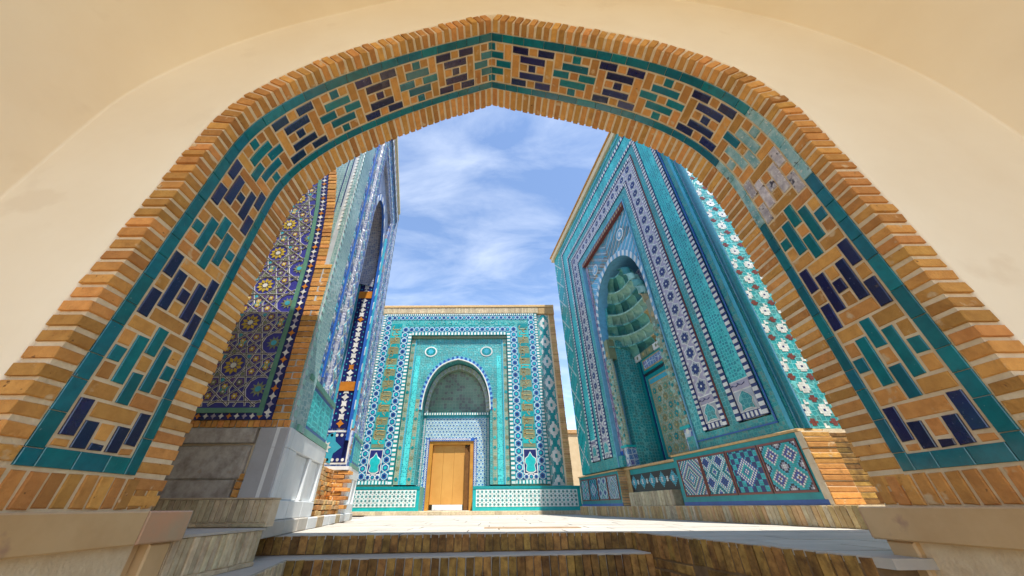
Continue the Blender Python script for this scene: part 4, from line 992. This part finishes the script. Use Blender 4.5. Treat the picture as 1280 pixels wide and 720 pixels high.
# girih: decagons on a rhombic lattice, strapwork through the edge midpoints
AP = .20; RD = AP/math.cos(math.pi/10)
t1 = (2*AP*math.cos(math.radians(144)), 2*AP*math.sin(math.radians(144))); t2 = (2*AP*math.cos(math.radians(36)), 2*AP*math.sin(math.radians(36)))
org = (-2.53, 1.38)
def inside(p, mgn=.012): return .985 < p[1] < 5.8 and XL < p[0] < xr(p[1])-mgn
straps = MB(mpG); fills = MB(mpG)
def seg_clip(a, b):
    n = max(1, int(math.dist(a, b)/.02)); pts = [(lerp(a[0], b[0], i/n), lerp(a[1], b[1], i/n)) for i in range(n+1)]; run = []; outr = []
    for p in pts:
        if inside(p): run.append(p)
        else:
            if len(run) > 1: outr.append((run[0], run[-1]))
            run = []
    if len(run) > 1: outr.append((run[0], run[-1]))
    return outr
seen = set()
def strap(a, b):
    for p, q in seg_clip(a, b):
        key = tuple(sorted(((round(p[0]*50), round(p[1]*50)), (round(q[0]*50), round(q[1]*50)))))
        if key in seen: continue
        seen.add(key); e_ = random.uniform(0, .0016)
        stroke(straps, lambda x, y: (x, y), [p, q], .0155, .012, .0165+e_, 't_white'); stroke(straps, lambda x, y: (x, y), [p, q], .005, .0165+e_, .0190+e_, 't_dark')
def ray_x(p, d, q, e):
    det = d[0]*-e[1]+e[0]*d[1]
    if abs(det) < 1e-9: return None
    r = (q[0]-p[0], q[1]-p[1]); s_ = (r[0]*-e[1]+e[0]*r[1])/det; t_ = (d[0]*r[1]-d[1]*r[0])/det
    return (s_, t_) if s_ > 1e-6 and t_ > 1e-6 else None
def hankin(poly, ang):
    n = len(poly); mids = []; rays = []
    for i in range(n):
        a, b = poly[i], poly[(i+1) % n]; m_ = ((a[0]+b[0])/2, (a[1]+b[1])/2); d = math.atan2(b[1]-a[1], b[0]-a[0])
        rays.append((m_, (math.cos(d+ang), math.sin(d+ang)))); rays.append((m_, (math.cos(d+math.pi-ang), math.sin(d+math.pi-ang))))
    c = []
    for i in range(len(rays)):
        for j in range(i+1, len(rays)):
            if i//2 == j//2: continue
            r = ray_x(*rays[i], *rays[j])
            if r: c.append((r[0]+r[1], abs(r[0]-r[1]), i, j, r))
    c.sort(key=lambda q: q[0]+q[1]*.5); used = set()
    for _, _, i, j, r in c:
        if i in used or j in used or r[0]+r[1] > 6*AP: continue
        used |= {i, j}; X_ = (rays[i][0][0]+rays[i][1][0]*r[0], rays[i][0][1]+rays[i][1][1]*r[0])
        strap(rays[i][0], X_); strap(rays[j][0], X_)
verts = {}
nf = 0
for i in range(-14, 22):
    for j in range(-14, 22):
        c = (org[0]+i*t1[0]+j*t2[0], org[1]+i*t1[1]+j*t2[1])
        if not (.5 < c[1] < 6.2 and -4.2 < c[0] < -1.6): continue
        D = [(c[0]+RD*math.cos(math.radians(18+36*k)), c[1]+RD*math.sin(math.radians(18+36*k))) for k in range(10)]
        md = [((D[k][0]+D[(k+1) % 10][0])/2, (D[k][1]+D[(k+1) % 10][1])/2) for k in range(10)]
        for k in range(10): strap(md[k], md[(k+3) % 10])
        for v_ in D:
            if all(math.dist(v_, o_) > .03 for o_ in verts.values()): verts[len(verts)] = v_
        c2 = (c[0]+t1[0], c[1]+t1[1]); c3 = (c[0]+t2[0], c[1]+t2[1]); c4 = (c2[0]+t2[0], c2[1]+t2[1]); g0 = ((c[0]+c4[0])/2, (c[1]+c4[1])/2)
        G = []
        for cc in (c, c2, c3, c4):
            for k in range(10):
                v_ = (cc[0]+RD*math.cos(math.radians(18+36*k)), cc[1]+RD*math.sin(math.radians(18+36*k)))
                if math.dist(v_, g0) < RD*.98 and all(math.dist(v_, w_) > .02 for w_ in G): G.append(v_)
        G.sort(key=lambda p: math.atan2(p[1]-g0[1], p[0]-g0[0]))
        if len(G) >= 4: hankin(G, math.radians(54))
        if inside((c[0]-.14, c[1])) and (i+j) % 2 == 0:
            for k in range(10):
                a = math.radians(36*k+18); q = (c[0]+.062*math.cos(a), c[1]+.062*math.sin(a)); e = (math.cos(a), math.sin(a)); n_ = (-e[1], e[0])
                if inside(q, .0): fills.prism([(q[0]-e[0]*.032, q[1]-e[1]*.032), (q[0]+n_[0]*.018, q[1]+n_[1]*.018), (q[0]+e[0]*.032, q[1]+e[1]*.032), (q[0]-n_[0]*.018, q[1]-n_[1]*.018)], .012, .017, 't_yellow')
            if inside(c, -.02): fills.prism(ngon(*c, .027, 10), .012, .018, 't_white')
            for k in range(10):
                a = math.radians(36*k)
                if inside((c[0]+AP*.76*math.cos(a), c[1]+AP*.76*math.sin(a)), .05): fills.prism(star(c[0]+AP*.76*math.cos(a), c[1]+AP*.76*math.sin(a), .024, .013, 5, a), .012, .0162+k*.0001, ('t_olive', 't_cyan', 't_violet')[k % 3])
        if inside(c, -.03) and (i+j) % 2: fills.prism(star(*c, .075, .04, 10), .012, .0165, 't_olive'); fills.prism(ngon(*c, .028, 10), .0165, .0195, 't_cyan')
        if inside(g0, .05): fills.prism(star(*g0, .05, .025, 4, .6), .012, .017, 't_cyan')
for v_ in verts.values():
    if inside(v_, .06): fills.prism(ngon(*v_, .044, 6), .012, .0135+random.uniform(0, .0012), 't_violet'); fills.prism(star(*v_, .034, .019, 6), .0135, .018, 't_yellow' if int(v_[0]*97+v_[1]*31) % 3 else 't_olive'); fills.prism(ngon(*v_, .010, 6), .018, .020, 't_white')
stuff(straps.build('strapwork', panel)); stuff(fills.build('rosettes', panel))
curve_strip('green_border', .0, .045, .0, .03, 't_green')
def dots(mb):
    z_ = .93; k = 0
    while z_ < 5.6:
        x_ = xr(z_)+.09; mb.prism(star(x_, z_, .036, .017, 4, 0), .02, .026, ('t_white', 't_lilac', 't_white', 't_orange')[k % 4]); z_ += .072; k += 1
curve_strip('navy_border', .045, .135, .0, .02, 't_navy', .87, 5.8, deco=dots)
mb = MB(mpG); mb.box(XL, -2.085, .925, .968, .0, .034, 't_green'); mb.box(XL, -1.993, .868, .924, .0, .0235, 't_navy')
for k in range(24): mb.prism(star(-2.03-k*.07, .898, .026, .013, 4), .0235, .028, ('t_white', 't_orange', 't_white', 't_lilac')[k % 4])
mb.build('foot_border', lp)
z_ = .87
while z_ < 5.6:                                                 # brick edging beside the star panel
    x0 = xr(z_+.03)+.137; x1 = x0+.115 if z_ > 2.6 else -1.84
    one('edging_brick', lp, mpG, x0, x1+random.uniform(-.004, .0), z_+.004, z_+.058, -.05, random.uniform(.006, .016), .003, 'brick', jit=.002); z_ += .0625
x_ = -2.9
while x_ < -1.86: one('footing_brick', lp, mpG, x_+.003, x_+.05, .805, .866, -.05, random.uniform(.006, .014), .003, 'brick', jit=.002); x_ += .054
# ---- marble footing
mpG0 = lambda x, z, w: (x, L0.y-w, z); mpL0 = lambda s, z, w: (L0.x+LL.x*s+NL.x*w, L0.y+LL.y*s+NL.y*w, z)
mb = MB(mpL0); mb.box(lc+LHW, LE, 0, .798, -2.6, -.03, 'mortar'); mb.build('footing', lp); mb = MB(shr(mpL0)); mb.box(.03, lc-LHW, 0, .798, -2.6, -.03, 'mortar'); ft = mb.build('footing', lp)
def slab(x0, x1, z0, z1, w, mt, mp_=mpG0, c=.006, jit=.0): return one('marble_slab', ft, mp_, x0, x1, z0, z1, -.08, w, c, mt, jit=jit)
slab(-2.9, -2.09, .672, .795, .02, 'marble_grey', jit=.004); slab(-2.9, -2.10, .40, .655, .012, 'marble_grey', c=.012, jit=.006); slab(-2.9, -2.14, .16, .392, .008, 'marble_grey', c=.008, jit=.006)
slab(-2.055, -1.80, .075, .797, .03, 'marble_plain')
for k in range(6): one('rubble_brick', ft, mpG0, -2.10-random.uniform(0, .03), -2.06, .09+k*.06, .14+k*.06, -.06, random.uniform(.0, .02), .008, 'brick', jit=.008)
for k in range(5): one('rubble_brick', ft, mpG0, -2.22+k*.075, -2.16+k*.075, .085, .135+random.uniform(-.02, .02), -.06, random.uniform(.01, .05), .01, random.choice(['brick', 'marble_grey', 'brick_step']), jit=.012)
def face_marble(s0, s1):
    L_ = s1-s0
    slab(s0, s1, .64, .80, .045, 'marble_white', mpL0)
    slab(s0, s0+.22*L_, .26, .637, .045, 'marble_white', mpL0); slab(s0+.225*L_, s0+.56*L_, .26, .637, .012, 'marble_white', mpL0); slab(s0+.565*L_, s0+.63*L_, .26, .637, .045, 'marble_white', mpL0)
    slab(s0+.635*L_, s0+.93*L_, .26, .637, .012, 'marble_white', mpL0); slab(s0+.935*L_, s1, .26, .637, .045, 'marble_white', mpL0)
    for k in range(3): slab(s0+k*L_/3+.002, s0+(k+1)*L_/3-.002, .115, .257, .048, 'marble_white', mpL0)
face_marble(-.02, lc-LHW-.02); face_marble(lc+LHW, LE)
a = -.06
while a < LE-.1:
    w = random.choice([.38, .45, .52]); e = min(LE, a+w)
    one('footing_slab', ft, mpL0, a+.004, e-.004, .002, .112, -.1, .075, .008, random.choice(['marble_white', 'brick_buff', 'marble_white', 'paving']), jit=.003); a = e
# brick work in the portal's mouth
mb = MB(mpL0); mb.box(lc-LHW, lc+LHW, .0, .55, -1.4, -.22, 'mortar'); mb.build('sill_wall', lp)
for r in range(10):
    a = lc-LHW+.01+(r % 2)*.1; z0 = .115+r*.062
    while a < lc+LHW-.05:
        w = random.choice([.14, .22, .25]); e = min(a+w, lc+LHW-.01)
        one('brick', lp, mpL0, a, e-.012, z0, z0+.05, -.3, -.20+random.uniform(-.01, .03)+(.18 if r < 3 else 0), .006, 'brick_pale' if random.random() < .5 else 'brick', jit=.005); a = e
for r in range(11): one('brick', lp, mpL0, lc-LHW-.03, lc-LHW+random.uniform(.08, .2), .115+r*.062, .165+r*.062, -.2, .02+random.uniform(-.01, .02), .006, 'brick_pale', jit=.005)
mpV0 = lambda d, z, w: (OF[0]-d, OF[1]-w, z)
for r in range(10):
    for k in range(4): one('brick', lp, mpV0, .02+k*.23-(r % 2)*.1, .235+k*.23-(r % 2)*.1, .12+r*.062, .17+r*.062, -.1, .03+random.uniform(-.01, .015), .006, 'brick', jit=.005)
mb = MB(mpV0); mb.box(-.04, .95, .745, .80, -.1, .05, 'marble_white'); mb.build('footing_cap', lp)
mb = MB(mpL); mb.box(-.03, LE+.03, LH+.002, LH+.12, -.5, .05, 'cream'); mb.build('coping', lp)
